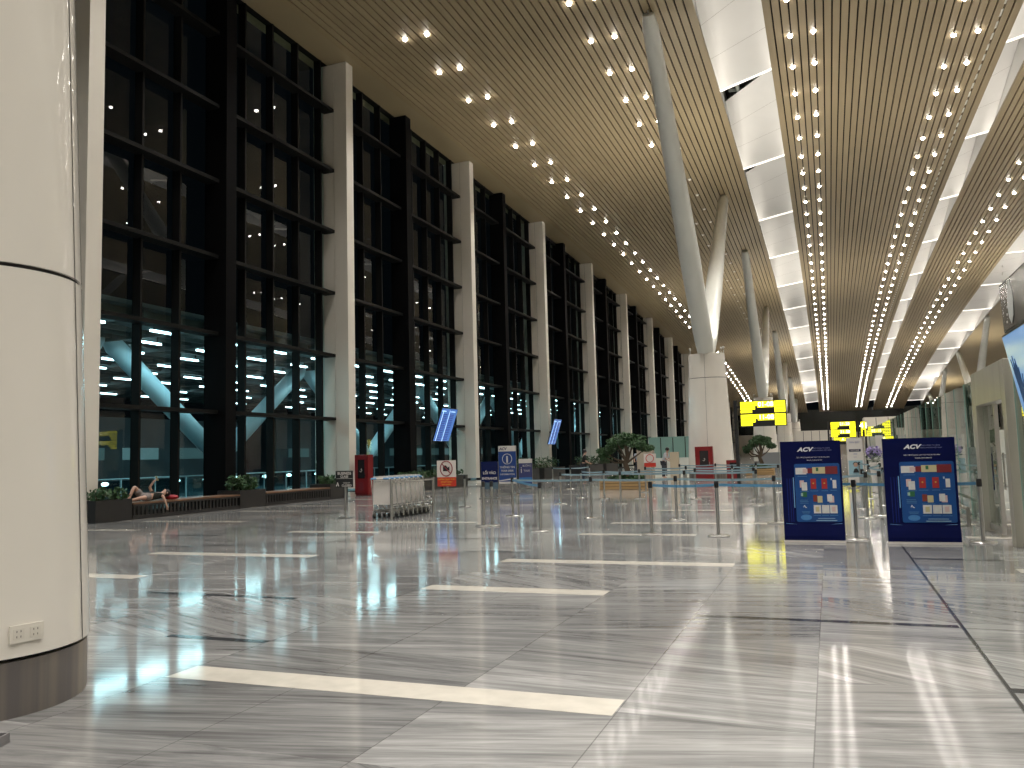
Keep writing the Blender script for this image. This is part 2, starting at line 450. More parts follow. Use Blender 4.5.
# side, front and rear walls
struct(MB().box(34, 34.3, -14, YEND+8, 0, 20).build('wall_right', WHITE))
struct(MB().box(-22, 34.3, -14.3, -14, 0, 23).build('wall_rear', WHITE))
wf = MB().box(-22, 34.3, YEND, YEND+.3, 0, 4.9)
struct(wf.build('wall_far', WHITE))
wn = struct(MB().box(-22, 34.3, YEND+.05, YEND+.12, 4.9, 10.2).build('window_15', GLASSD))
mb = MB()
for k in range(19): mb.box(-21+3*k, -20.85+3*k, YEND-.1, YEND+.04, 4.9, 10.0)
mb.box(-22, 34, YEND-.1, YEND+.04, 7.2, 7.35)
mb.build('window_frame', DARKM, wn)

# window wall: white pilasters, black curtain walling between them
PY = 13.68; NB = range(-2, 13)
def col_far(k): return 17.8 + PY*k
ORD = ['first', 'second', 'third', 'fourth', 'fifth', 'sixth', 'seventh', 'eighth', 'ninth', 'tenth', 'eleventh', 'twelfth', 'thirteenth', 'fourteenth']
for k in range(-2, 14):
    y1 = col_far(k); y0 = y1-.55; zt = zc(y0)-.0
    body = MB().box(-19.87, XW, y0, y1, 0.3, zt+.05)
    body.box(-20.95, -19.90, y0+.03, y1-.03, 0, zt+.05)
    body.box(-19.90, -19.87, y0+.05, y1-.05, 0, zt, 1)
    o = body.build('pilaster', [WHITE, GAP], bevel=0.0)
    MB().box(-20.0, *((-18.93, y0-.28, y1+.12, 0, .30) if k == 0 else (XW+.06, y0-.05, y1+.05, 0, .14))).build('plinth', WHITE, o)
    lab = ('%s white full-height pilaster of the window wall, counted from the big round pillar' % ORD[k]) if k >= 0 else \
        'white full-height pilaster of the window wall behind the camera'
    tag(o, lab, 'pilaster', 'white pilasters along the window wall')
nwin = 0
for k in NB:
    ya, yb = col_far(k), col_far(k+1)-.55
    nwin += 1
    top = zc(yb)+.05; topa = zc(ya)+.05
    root = struct(MB().quad((-20.45, ya-.3, 0), (-20.45, yb+.3, 0), (-20.45, yb+.3, top), (-20.45, ya-.3, topa)).build('window_%d' % nwin, GLASSM))
    fr = MB()
    for i in range(8):
        y = ya + .75 + 1.69*i
        fr.box(-20.5, -20.17, y-.045, y+.045, 0, zc(y))
    for j in range(1, 7):
        z = 1.5+(.55+2.78*j-1.5)*.992
        if z < top-.4:
            fr.box(-20.4, -19.86, ya+.02, ya+5.7, z-.065, z+.065)
            fr.box(-20.4, -19.86, ya+6.2, yb+.22, z-.065, z+.065)
    fr.box(-20.5, -20.1, ya, yb, 0, .12)
    fr.box(-20.5, -20.2, ya, yb, zc(yb)-.02, zc(ya)+.05)
    fr.build('window_frame', DARKM, root)
    MB().box(-20.5, -19.55, ya+5.68, ya+6.22, 0, zc(ya+6.5)-.02).build('post', FINM, root)

# ------------------------------------------------------------ oval pillars with leaning struts
def pillar(X, Y, label, outlet=False, crown=True, seams=(-90, 30, 150), n=72, rings=(2.9, 5.36)):
    root = empty('oval_pillar', (X, Y, 0))
    tag(root, label, 'pillar', 'oval pillars carrying leaning struts')
    A, B = 1.21, 0.90
    ZT = 6.66
    def sc_(z): return 1.0 - .225*(z-.33)/(ZT-.33)
    def prof(zs): return [(sc_(z), z) for z in zs]
    zs = [.36]
    for rg in rings: zs += [rg-.014, rg+.014]
    zs.append(ZT)
    mb = MB()
    for i in range(0, len(zs), 2):
        mb.lathe(prof([zs[i], (zs[i]+zs[i+1])/2, zs[i+1]]), n=n, a=A, b=B)
    for i in range(1, len(zs)-1, 2):
        mb.lathe([(sc_(zs[i])-.02, zs[i]-.01), (sc_(zs[i])-.02, zs[i+1]+.01)], n=n, a=A, b=B, mi=1)
    for d in seams:
        t = math.radians(d)
        c_, s_ = math.cos(t), math.sin(t); tg = Vector((-s_*A, c_*B, 0)).normalized()*.006
        P = [Vector((A*q*c_, B*q*s_, z)) for q, z in ((sc_(.36)+.002, .36), (sc_(ZT)+.002, ZT))]
        mb.quad(P[0]-tg, P[0]+tg, P[1]+tg, P[1]-tg, 1)
    mb.build('cladding', [ENAMEL, GAP], root, smooth=True)
    MB().lathe([(.985, 0), (.985, .335)], n=n, a=A, b=B).build('kick_plate', KICK, root, smooth=True)
    MB().lathe([(.95, .33), (.95, .37)], n=n, a=A, b=B).build('shadow_gap', GAP, root, smooth=True)
    for sgn in (-1, 1):
        yt = sgn*12.85; zt = zc(Y+yt)-.12
        p0 = Vector((0, 0, ZT-.12)); p1 = Vector((0, yt, zt-.02))
        pts = [p0 + (p1-p0)*t for t in (0, .08, .35, .7, .97, 1.0)]
        o = MB().tube(pts, [.41, .48, .50, .40, .33, .24], 28).build('strut', STRUTM, root, smooth=True)
        MB().tube([p1, p1+Vector((0, sgn*.05, .16))], .035, 8).build('hanger_rod', STEEL, o)
    if crown:
        mb = MB()
        for t in (0.15, 0.6, 1.2, 2.9):
            x, y = .9*math.cos(t), .62*math.sin(t)
            mb.tube([(x, y, ZT-.02), (x, y, ZT+.28)], .03, 6); mb.ball((x, y, ZT+.33), .07, 6)
        mb.build('uplight', STEEL, root)
        for q in (-1, 1):
            l = bpy.data.lights.new('pillar_uplight', 'SPOT'); l.energy = UPL; l.spot_size = math.radians(140); l.spot_blend = 1
            l.shadow_soft_size = .12; l.color = (1.0, .93, .82)
            lo = bpy.data.objects.new('pillar_uplight', l); lo.location = (X+q*1.1, Y, ZT+.5); lo.rotation_euler = (PI, 0, 0); C.objects.link(lo)
    return root
near = pillar(-5.865, 3.95, 'huge white oval pillar at the left edge with striped steel base and socket plate', seams=(-90, 22, 150), crown=False, rings=(2.8, 5.36))
ordp = ['white oval pillar behind the red extinguisher cabinet with two leaning struts',
        'second distant white oval pillar, behind the yellow counter sign, struts leaning apart',
        'third distant white oval pillar in the left row of leaning struts',
        'fourth distant white oval pillar in the left row of leaning struts']
for i, lab in enumerate(ordp): pillar(-5.85, 45+41*i, lab, seams=(-92, 0, 30, 150), n=40, rings=(5.36,))
for i, lab in enumerate(['white strutted pillar deep in the check-in hall beyond the glass partition, nearest of its row',
                         'white strutted pillar beyond the glass partition, second of its row', 'white strutted pillar beyond the glass partition, third of its row', 'white strutted pillar beyond the glass partition, farthest of its row']):
    pillar(18.9, 45+41*i, lab, n=32, rings=(5.36,))
# socket plate on the near pillar (a fixed part of it)
pl = MB()
def wrap(u_, z):        # point on the near pillar's cladding, u_ = angle in degrees
    t = math.radians(u_); q = 1.0-.225*(z-.33)/(6.66-.33)
    return Vector((1.21*q*math.cos(t), .9*q*math.sin(t), z))
OUT = -9.0
c0, c1 = wrap(OUT-4.6, .50), wrap(OUT+4.6, .50)
d = (c1-c0).normalized(); nrm = Vector((d.y, -d.x, 0))
def lbox(mb, c, wd, ht, dp, mi=0, off=0):
    cc = c + nrm*off
    P = [cc + d*sx_*wd/2 + Vector((0, 0, 1))*sz_*ht/2 + nrm*q*dp for q in (0, 1) for sx_, sz_ in ((-1, -1), (1, -1), (1, 1), (-1, 1))]
    n = len(mb.v); mb.v += [tuple(p) for p in P]
    for q in ((3, 2, 1, 0), (4, 5, 6, 7), (0, 1, 5, 4), (1, 2, 6, 5), (2, 3, 7, 6), (3, 0, 4, 7)):
        mb.f.append(tuple(n+i for i in q)); mb.m.append(mi)
cm = (c0+c1)/2
lbox(pl, cm, .20, .105, .016, 0, .003)
for sx_ in (-.05, .05):
    lbox(pl, cm + d*sx_, .066, .062, .002, 1, .019)
    for zz in (-.016, .016):
        for q in (-.012, .012):
            lbox(pl, cm + d*(sx_+q) + Vector((0, 0, zz)), .005, .012, .001, 2, .0212)
pl.build('socket_plate', [mat('socket_white', (0.72, 0.68, 0.6), 0.3), mat('socket_face', (0.68, 0.64, 0.56), 0.3), mat('socket_slot', (.22, .20, .17), .6)], near)

# ------------------------------------------------------------ downlights
lens = MB().lathe([(.15, 0), (.15, .02)], n=14)
def dl_mesh(lm):
    mb = MB().lathe([(.145, -.004), (.145, .03)], n=16, mi=1)
    mb.lathe([(.01, -.105), (.055, -.092), (.088, -.055), (.10, -.004)], n=12, mi=0)  # lens bulges below its ring to imitate a round halo
    o = mb.build('recessed_downlight', [lm, RINGM]); return o
rows = []
def row(x, y0, n, dy, label, group, lit=True): rows.append((x, y0, n, dy, label, group, lit))
GL = 'lit round downlight in the %s line of the pair nearest the window wall'
row(-15.85, 30.2, 51, 3.34, GL % 'outer', 'downlights, outer line by the windows')
row(-14.82, 30.2, 51, 3.34, GL % 'inner', 'downlights, inner line by the windows')
row(-8.62, 30.3, 6, 3.27, 'bright round downlight left of the big leaning strut, in the left line of two', 'bright downlights left of the strut, left line')
row(-7.58, 30.3, 5, 3.27, 'bright round downlight left of the big leaning strut, in the right line of two', 'bright downlights left of the strut, right line')
row(-8.55, 53.5, 22, 3.4, 'dimmed round downlight between the struts, in the left line of two', 'dimmed downlights between the struts, left line', False)
row(-7.5, 53.5, 22, 3.4, 'dimmed round downlight between the struts, in the right line of two', 'dimmed downlights between the struts, right line', False)
row(-.59, 33.45, 53, 3.13, 'lit downlight in the leftmost line of the middle slatted ceiling field', 'downlights, first line of the middle field')
row(.36, 33.45, 53, 3.13, 'lit downlight in the second line of the middle slatted ceiling field', 'downlights, second line of the middle field')
row(6.05, 33.1, 53, 3.16, 'lit downlight in the third line of the middle slatted ceiling field', 'downlights, third line of the middle field')
row(7.0, 33.1, 53, 3.16, 'lit downlight in the rightmost line of the middle slatted ceiling field', 'downlights, fourth line of the middle field')
row(12.15, 59.0, 42, 3.35, 'lit downlight in the left line of the slatted field right of the middle one', 'downlights, left line of the right-hand field')
row(13.1, 59.0, 42, 3.35, 'lit downlight in the right line of the slatted field right of the middle one', 'downlights, right line of the right-hand field')
spots = []
allp = []
for x, y0, n, dy, lab, grp, lit in rows:
    for i in range(n):
        y = y0+dy*i
        if y > YEND-3: break
        allp.append((y, x, lab, grp, lit))
allp.sort(key=lambda q: (not q[4], q[0]))
src = {True: dl_mesh(LENSM), False: dl_mesh(LENSOFF)}
first = {True: True, False: True}
rest = MB()
NL = 0
litp = [q for q in allp if q[4]]; dimp = [q for q in allp if not q[4]]
indiv = litp[:262] + dimp[:38]
for q in indiv:
    y, x, lab, grp, lit = q
    o = src[lit] if first[lit] else src[lit].copy()
    if not first[lit]: C.objects.link(o)
    first[lit] = False
    sl = (zc(y+1)-zc(y-1))/2
    o.location = (x, y, zc(y)-.006); o.rotation_euler = (math.atan(sl), 0, 0)
    tag(o, lab, 'downlight', grp)
for y, x, lab, grp, lit in litp[262:]+dimp[38:]:
    rest.lathe([(.03, -.09), (.08, -.05), (.10, -.004)], x, y, zc(y)-.006, n=8, mi=0 if lit else 1)
o = rest.build('recessed_downlight', [LENSM, LENSOFF])
tag(o, 'tiny far downlights where the ceiling lines run together', 'downlights', kind='stuff')
# the beams: one per pair of neighbours; far right rows are added, without fittings
def spot(x, y, z, W, ang=112):
    l = bpy.data.lights.new('downward_beam', 'SPOT'); l.energy = W; l.spot_size = math.radians(ang); l.spot_blend = 0.9
    l.shadow_soft_size = .18; l.color = (1.0, .96, .91)
    lo = bpy.data.objects.new('downward_beam', l); lo.location = (x, y, z); C.objects.link(lo)
for xx, y0, dy, n in ((18, -8, 10, 12), (-15.3, -9.0, 6.68, 30), (-8.1, -9.0, 6.68, 9), (-.1, -11, 6.26, 33), (6.5, -11, 6.26, 33), (12.6, -11.3, 6.7, 30), (24, -8, 10, 20)):
    for i in range(n):
        y = y0+dy*i
        if y < YEND-4: spot(xx, y, zc(y)-.15, SPOT_W*(1.6 if xx > 20 else 1))

# ------------------------------------------------------------ outside, behind the glass
struct(MB().quad((-90, -30, -.05), (-22, -30, -.05), (-22, 230, -.05), (-90, 230, -.05)).build('ground', CONC))
mb = MB()
mb.box(-50, -21.4, -10, 190, 6.85, 7.0, 0)
x = -49.0
while x < -21.6:
    mb.box(x, x+.10, -10, 190, 6.6, 6.85, 1); x += .9
y = -9.0
while y < 190:
    mb.box(-50, -21.4, y, y+.16, 6.50, 6.75, 1); y += 3.4
cano = MB
canopy = struct(mb.build('roof', [OUTD, LOUV]))
tb = MB().box(-.045, .045, -.66, .66, -.05, .03, 0).box(-.02, .02, -.5, -.46, .03, .38, 1).box(-.02, .02, .46, .5, .03, .38, 1).build('tube_light', [TUBE, DARKM])
firstt = True
for xi, x in enumerate((-23.0, -25.4, -28.0, -30.8, -33.8, -37.2, -41.0, -45.5)):
    for k in range(34):
        y = 14.0 + 3.4*k + (xi % 2)*1.7
        if y > 95 and xi > 2: continue
        o = tb if firstt else tb.copy()
        if not firstt: C.objects.link(o)
        firstt = False
        o.location = (x, y, 6.46)
        tag(o, 'glowing tube lamp under the outdoor canopy, in the %s line from the windows' % ORD[xi], 'lamp', 'tube lamps under the outdoor canopy, line %d' % (xi+1))
for x in (-26, -36):
    for y in range(10, 120, 16):
        l = bpy.data.lights.new('canopy_glow', 'AREA'); l.energy = 260; l.size = 1.5; l.color = (.6, .93, 1.0); l.shape = 'RECTANGLE'; l.size_y = 8; l.size = .4
        lo = bpy.data.objects.new('canopy_glow', l); lo.location = (x+1.3, y, 6.35); C.objects.link(lo)
for k in range(-1, 9):
    y = 32 + PY*k
    o = empty('branching_column', (-27, y, 0))
    tag(o, 'pale branching column outside, %s' % ['behind the round pillar', 'in the first window bay past the near pilaster', 'in the second window bay',
        'in the third window bay', 'in the fourth window bay', 'in the fifth window bay', 'in the sixth window bay', 'in the seventh window bay', 'in the eighth window bay', 'in the ninth window bay'][k+1], 'column', 'pale branching columns under the canopy')
    MB().tube([(0, 0, -.05), (0, 0, 2.1)], .17, 14).build('post', OUTW, o, smooth=True)
    for s_ in (-1, 1):
        MB().tube([(0, s_*.1, 1.7), (0, s_*1.0, 2.5), (0, s_*6.3, 6.4), (0, s_*6.7, 6.7)], [.20, .40, .40, .25], 16).build('arm', OUTW, o, smooth=True)
rl = MB()
rl.tube([(-27.9, 6, .98), (-27.9, 120, .98)], .035, 6)
y = 8
while y < 120:
    rl.box(-27.92, -27.86, y-.03, y+.03, -.05, .98); y += 1.9
o = rl.build('railing', OUTW)
MB().box(-27.91, -27.89, 6, 120, .05, .90).build('glass_panel', glass('railing_glass', (.45, .62, .66), 1.5, base=.05), o)
tag(o, 'pale metal railing with glass infill outside the windows', 'railing')
glowx = [(30.98, .68), (32.92, .65), (35.77, .65), (38.02, .62), (40.65, .64), (43.29, .68), (45.76, .67), (48.94, .71)]
pl_ = MB().lathe([(.05, -.7), (.05, -.12), (.09, -.10)], n=8, mi=1)
pl_.ball((0, 0, 0), .17, 8, mi=0, sz=.62)
lo0 = pl_.build('glow_spot', [GLOWW, DARKM])  # stemmed shape made up for unclear bright spots outside
for i, (y, z) in enumerate(glowx + [(58, .7), (66, .7), (75, .7), (86, .7)]):
    o = lo0 if i == 0 else lo0.copy()
    if i: C.objects.link(o)
    o.location = (-33, y, .66)
    tag(o, 'low glowing spot beyond the outdoor railing, %s from the left' % ORD[i], 'lamp', 'low glowing spots beyond the railing')
for i, (x0, x1, y0, y1, z1, lab) in enumerate([(-58, -50, 20, 62, 5.2, 'dark low building across the forecourt with lit panes'),
        (-64, -52, 70, 130, 6.0, 'dark building farther along the forecourt')]):
    bd = MB().box(x0, x1, y0, y1, -.05, z1).build('low_building', OUTD); tag(bd, lab, 'building')
    y = y0+2
    q = 0
    while y < y1-3:
        MB().box(x1-.02, x1+.06, y, y+3.6, 2.0, 2.9).build('window_pane', [mat('lit_pane', (.1, .2, .2), .4, emit=(.30, .55, .60), es=.16 if q % 2 else .05)][0], bd)
        y += 5.3; q += 1

# ------------------------------------------------------------ benches and planters along the glass
def leaves(mb, cx, cy, cz, rx, ry, rz, n, size=.07, mi=0):
    for _ in range(n):
        while True:
            p = Vector((random.uniform(-1, 1), random.uniform(-1, 1), random.uniform(-1, 1)))
            if .2 < p.length < 1: break
        c = Vector((cx+p.x*rx, cy+p.y*ry, cz+p.z*rz))
        a = Vector((random.gauss(0, 1), random.gauss(0, 1), random.gauss(0, .7))).normalized()
        b = a.cross(Vector((random.gauss(0, 1), random.gauss(0, 1), random.gauss(0, 1)))).normalized()
        s_ = size*random.uniform(.6, 1.4)
        mb.quad(c-a*s_, c-b*s_*.45, c+a*s_, c+b*s_*.45, mi)
XB = -18.42
def planter(y0, y1, x0=XB-.95, x1=XB, h=.60, label='', plabel='', spread=.28, hh=.28, boxm=BOXM, n=260):
    o = empty('planter_box', ((x0+x1)/2, (y0+y1)/2, 0))
    tag(o, label, 'planter')
    hx, hy = (x1-x0)/2, (y1-y0)/2
    mb = MB().box(-hx, hx, -hy, -hy+.05, 0, h).box(-hx, hx, hy-.05, hy, 0, h).box(-hx, -hx+.05, -hy+.05, hy-.05, 0, h).box(hx-.05, hx, -hy+.05, hy-.05, 0, h)
    mb.build('box', boxm, o)
    MB().box(-hx+.05, hx-.05, -hy+.05, hy-.05, 0, h-.06).build('soil', SOIL, o)
    p = MB(); k = max(2, int((y1-y0)/.45))
    for i in range(k):
        yy = y0+(i+.5)*(y1-y0)/k
        for _ in range(7):
            a = random.uniform(0, 2*PI)
            p.tube([((x0+x1)/2, yy, h-.06), ((x0+x1)/2+.1*math.cos(a), yy+.1*math.sin(a), h+.12), ((x0+x1)/2+.24*math.cos(a), yy+.2*math.sin(a), h+random.uniform(.1, .3))], .008, 4, mi=1)
        leaves(p, (x0+x1)/2, yy, h+hh*.5, .36, spread, hh*.7, n//k, .085)
    pt = p.build('leafy_plant', [LEAF, BARK]); tag(pt, plabel, 'plant', kind='thing')
    return o
def bench(y0, y1, label):
    o = empty('slatted_bench', (XB-.4, (y0+y1)/2, 0)); tag(o, label, 'bench', 'slatted benches along the window wall')
    hy = (y1-y0)/2
    MB().box(-.42, .42, -hy, hy, .425, .47).build('seat', WOOD, o)
    mb = MB().box(.34, .40, -hy, hy, .37, .425).box(.34, .40, -hy, hy, 0, .11).box(-.40, -.34, -hy, hy, .37, .425).box(-.40, -.34, -hy, hy, 0, .11)
    y = -hy+.04
    while y < hy-.05:
        wv = .075
        mb.box(.345, .385, y, y+wv, .11, .37); mb.box(-.385, -.345, y, y+wv, .11, .37); y += .155
    mb.build('slatted_base', BOXM, o)
    return o
planter(17.0, 18.25, x0=-18.9, label='dark planter box at the left end of the bench with the lying person', plabel='sparse leafy plant in the planter left of the lying person', n=240)
bench(18.28, 22.83, 'dark slatted bench with wood top on which a person lies')
planter(22.86, 24.2, label='dark planter box between the two long slatted benches', plabel='bushy green plant in the planter between the two benches', hh=.42, n=420)
bench(24.23, 28.2, 'empty dark slatted bench behind the black sign on a post')
planter(28.23, 29.5, label='dark planter box at the right end of the empty bench by the pilaster', plabel='dark green plant at the end of the empty bench, left of the black sign', n=300)
planter(34.0, 37.2, x0=-18.9, x1=-17.9, label='dark planter box behind the prohibition sign, left half', plabel='spreading green plant behind the trolleys', n=420)
planter(37.4, 40.4, x0=-18.9, x1=-17.9, label='dark planter box behind the prohibition sign, right half', plabel='spreading green plant just behind the prohibition sign', n=420)
for i, (a, b) in enumerate(((47.5, 50.0), (51, 55.5), (61, 66), (67, 71))):
    planter(a, b, x0=-18.6, x1=-17.2, h=.7, label='long dark planter by the windows, %s beyond the information banner' % ORD[i], plabel='green plant in the %s planter beyond the information banner' % ORD[i], n=420, hh=.6, spread=.4)

# ------------------------------------------------------------ people
def skinned(name, pts, edges, rads, m, parent=None, root=0, sub=2):
    me = bpy.data.meshes.new(name); me.from_pydata([tuple(p) for p in pts], edges, [])
    me.materials.append(m)
    o = bpy.data.objects.new(name, me); C.objects.link(o)
    if parent: o.parent = parent
    sk = o.modifiers.new('skin', 'SKIN'); sk.use_smooth_shade = True
    sv = me.skin_vertices[0].data
    for i, rr in enumerate(rads):
        sv[i].radius = rr if isinstance(rr, tuple) else (rr, rr); sv[i].use_root = (i == root)
    ss = o.modifiers.new('sub', 'SUBSURF'); ss.levels = sub; ss.render_levels = sub
    return o
def figure(name, J, label, skin=SKIN, shirt=CLOTHB, trousers=TROUS, short=False, loc=(0, 0, 0), rz=0, hair=HAIR, head_dir=Vector((0, 0, 1)), face=Vector((0, -1, 0)), root_xf=None):
    """J: joint name -> position; builds one continuous body plus clothing and hair as its children"""
    names = ['pelvis', 'belly', 'chest', 'neck', 'head', 'crown', 'shL', 'elL', 'wrL', 'haL', 'shR', 'elR', 'wrR', 'haR', 'hiL', 'knL', 'anL', 'toL', 'hiR', 'knR', 'anR', 'toR']
    R_ = dict(pelvis=.12, belly=.115, chest=.13, neck=.055, head=.085, crown=.07, shL=.055, elL=.042, wrL=.028, haL=.03, shR=.055, elR=.042, wrR=.028, haR=.03,
              hiL=.085, knL=.06, anL=.04, toL=.035, hiR=.085, knR=.06, anR=.04, toR=.035)
    E_ = [('pelvis', 'belly'), ('belly', 'chest'), ('chest', 'neck'), ('neck', 'head'), ('head', 'crown'), ('chest', 'shL'), ('shL', 'elL'), ('elL', 'wrL'), ('wrL', 'haL'),
          ('chest', 'shR'), ('shR', 'elR'), ('elR', 'wrR'), ('wrR', 'haR'), ('pelvis', 'hiL'), ('hiL', 'knL'), ('knL', 'anL'), ('anL', 'toL'), ('pelvis', 'hiR'), ('hiR', 'knR'), ('knR', 'anR'), ('anR', 'toR')]
    pts = [Vector(J[n]) for n in names]; edges = [(names.index(a), names.index(b)) for a, b in E_]; rads = [R_[n] for n in names]
    # nose, and four fingers plus a thumb on each hand
    hd, up = Vector(J['head']), head_dir.normalized()
    base = len(pts); pts += [hd+face*.088, hd+face*.115-up*.01]; rads += [.02, .014]; edges += [(names.index('head'), base), (base, base+1)]
    for sd in 'LR':
        wr, ha = Vector(J['wr'+sd]), Vector(J['ha'+sd]); dd = (ha-wr).normalized()
        side = dd.cross(face).normalized() if abs(dd.dot(face)) < .95 else dd.cross(up).normalized()
        cu = side.cross(dd).normalized()
        for i, ln in enumerate((.060, .072, .068, .055)):
            k = len(pts); o_ = side*(i-1.5)*.019
            pts += [ha+o_+dd*.03, ha+o_+dd*(.03+ln*.55)+cu*.006, ha+o_+dd*(.03+ln*.9)+cu*.024]; rads += [.009, .0085, .007]
            edges += [(names.index('ha'+sd), k), (k, k+1), (k+1, k+2)]
        k = len(pts); pts += [ha+side*.035-dd*.01, ha+side*.055+dd*.025]; rads += [.010, .008]; edges += [(names.index('ha'+sd), k), (k, k+1)]
    root = skinned(name, pts, edges, rads, skin)
    root.location = loc; root.rotation_euler = (0, 0, rz)
    tag(root, label, 'person')
    def cloth(nm, chain, grow, m):
        ns = sorted({q for e in chain for q in e}, key=names.index)
        P = [Vector(J2[q]) for q in ns]
        return skinned(nm, P, [(ns.index(a), ns.index(b)) for a, b in chain], [R_[q]+grow for q in ns], m, root)
    J2 = dict(J)
    for s_ in 'LR':
        J2['th'+s_] = Vector(J['hi'+s_]).lerp(Vector(J['kn'+s_]), .72); J2['ua'+s_] = Vector(J['sh'+s_]).lerp(Vector(J['el'+s_]), .6)
        R_['th'+s_] = .072; R_['ua'+s_] = .05
    names += ['thL', 'thR', 'uaL', 'uaR']
    cloth('shirt', [('pelvis', 'belly'), ('belly', 'chest'), ('chest', 'shL'), ('chest', 'shR'), ('shL', 'uaL'), ('shR', 'uaR')] if short else
          [('pelvis', 'belly'), ('belly', 'chest'), ('chest', 'shL'), ('chest', 'shR'), ('shL', 'elL'), ('shR', 'elR')], .022, shirt)
    if short: cloth('shorts', [('pelvis', 'belly'), ('pelvis', 'hiL'), ('pelvis', 'hiR'), ('hiL', 'thL'), ('hiR', 'thR')], .032, trousers)
    else: cloth('trousers', [('pelvis', 'hiL'), ('pelvis', 'hiR'), ('hiL', 'knL'), ('knL', 'anL'), ('hiR', 'knR'), ('knR', 'anR')], .018, trousers)
    hc = (hd+Vector(J['crown']))/2 + up*.02 - face*.02
    hb = MB().ball(hc, .112, 10)
    hb.build('hair', hair, root, smooth=True)
    eb = MB()
    sd_ = up.cross(face).normalized()
    for s_ in (-1, 1):
        eb.ball(hd+face*.084+sd_*s_*.032+up*.018, .011, 6)
    eb.build('eyes', BLACK, root)
    er = MB()
    for s_ in (-1, 1): er.ball(hd+sd_*s_*.092-face*.01, .024, 6)
    er.build('ears', skin, root)
    return root
# lying on the bench: head towards +Y, one knee up, one arm holding a phone, the other hanging down
bx = -18.72
LY_ = {k: (x-bx, y-19.1, z) for k, (x, y, z) in dict(
    pelvis=(bx, 19.02, .60), belly=(bx, 19.20, .61), chest=(bx, 19.42, .63), neck=(bx, 19.66, .65), head=(bx, 19.80, .69), crown=(bx, 19.89, .70),
    shL=(bx-.18, 19.52, .64), elL=(bx-.20, 19.40, .86), wrL=(bx-.12, 19.46, 1.02), haL=(bx-.10, 19.50, 1.06),
    shR=(bx+.18, 19.50, .62), elR=(bx+.36, 19.36, .58), wrR=(bx+.44, 19.40, .36), haR=(bx+.45, 19.41, .28),
    hiL=(bx-.10, 18.98, .60), knL=(bx-.10, 18.72, .92), anL=(bx-.11, 18.52, .56), toL=(bx-.12, 18.37, .51),
    hiR=(bx+.11, 18.96, .58), knR=(bx+.25, 18.70, .60), anR=(bx+.10, 18.42, .54), toR=(bx+.04, 18.32, .51)).items()}
# extend legs a little: a relaxed, folded pose
per = figure('person', LY_, 'person lying on the slatted bench in black top and grey shorts, holding up a phone', shirt=CLOTHK, trousers=CLOTHG, short=True,
       loc=(bx, 19.1, 0), head_dir=Vector((0, 1, 0)), face=Vector((0, 0, 1)))
ph = MB().box(-.036, .036, -.006, .006, -.075, .075).build('phone', mat('phone_case', (.45, .42, .22), .3))
MB().box(-.032, .032, .006, .008, -.068, .068).build('screen', mat('phone_screen', (.1, .1, .1), .2, emit=(.7, .8, .9), es=.6), ph)
ph.location = (bx-.09, 19.56, 1.12); ph.rotation_euler = (.5, 0, .2)
tag(ph, 'small phone held up above the person lying on the bench', 'phone')
cu_ = MB().lathe([(.10, 0), (.19, .02), (.22, .07), (.19, .12), (.08, .14)], n=18, a=1.1, b=.8).build('cushion', CLOTHR, smooth=True)
cu_.location = (bx, 20.05, .47); tag(cu_, 'red cushion under the head of the person lying on the bench', 'cushion')
def standing(lean=0.0):
    return dict(pelvis=(0, 0, .95), belly=(0, 0-.3*lean, 1.10), chest=(0, -.8*lean, 1.32), neck=(0, -1.1*lean, 1.50), head=(0, -1.25*lean, 1.62), crown=(0, -1.3*lean, 1.70),
        shL=(-.19, -.9*lean, 1.42), elL=(-.24, -.02-.9*lean, 1.15), wrL=(-.22, -.2-.9*lean, 1.02), haL=(-.20, -.27-.9*lean, 1.0),
        shR=(.19, -.9*lean, 1.42), elR=(.24, -.02-.9*lean, 1.15), wrR=(.20, -.2-.9*lean, 1.05), haR=(.18, -.27-.9*lean, 1.03),
        hiL=(-.10, 0, .90), knL=(-.11, -.02, .50), anL=(-.11, .02, .09), toL=(-.12, -.13, .04), hiR=(.10, 0, .90), knR=(.11, -.02, .50), anR=(.11, .02, .09), toR=(.12, -.13, .04))
figure('person', standing(0), 'person in a pale shirt standing just right of the bonsai tree', loc=(-10.4, 48, 0), rz=.2)
figure('person', standing(.22), 'person in a pale shirt bending over beside the round red sign', loc=(-8.95, 48, 0), rz=1.4, shirt=mat('white_shirt', (.5, .52, .55), .8))
figure('person', standing(.1), 'person in dark clothes standing left of the bonsai tree near the windows', loc=(-12.6, 44, 0), rz=2.0, shirt=CLOTHK, skin=SKIN)

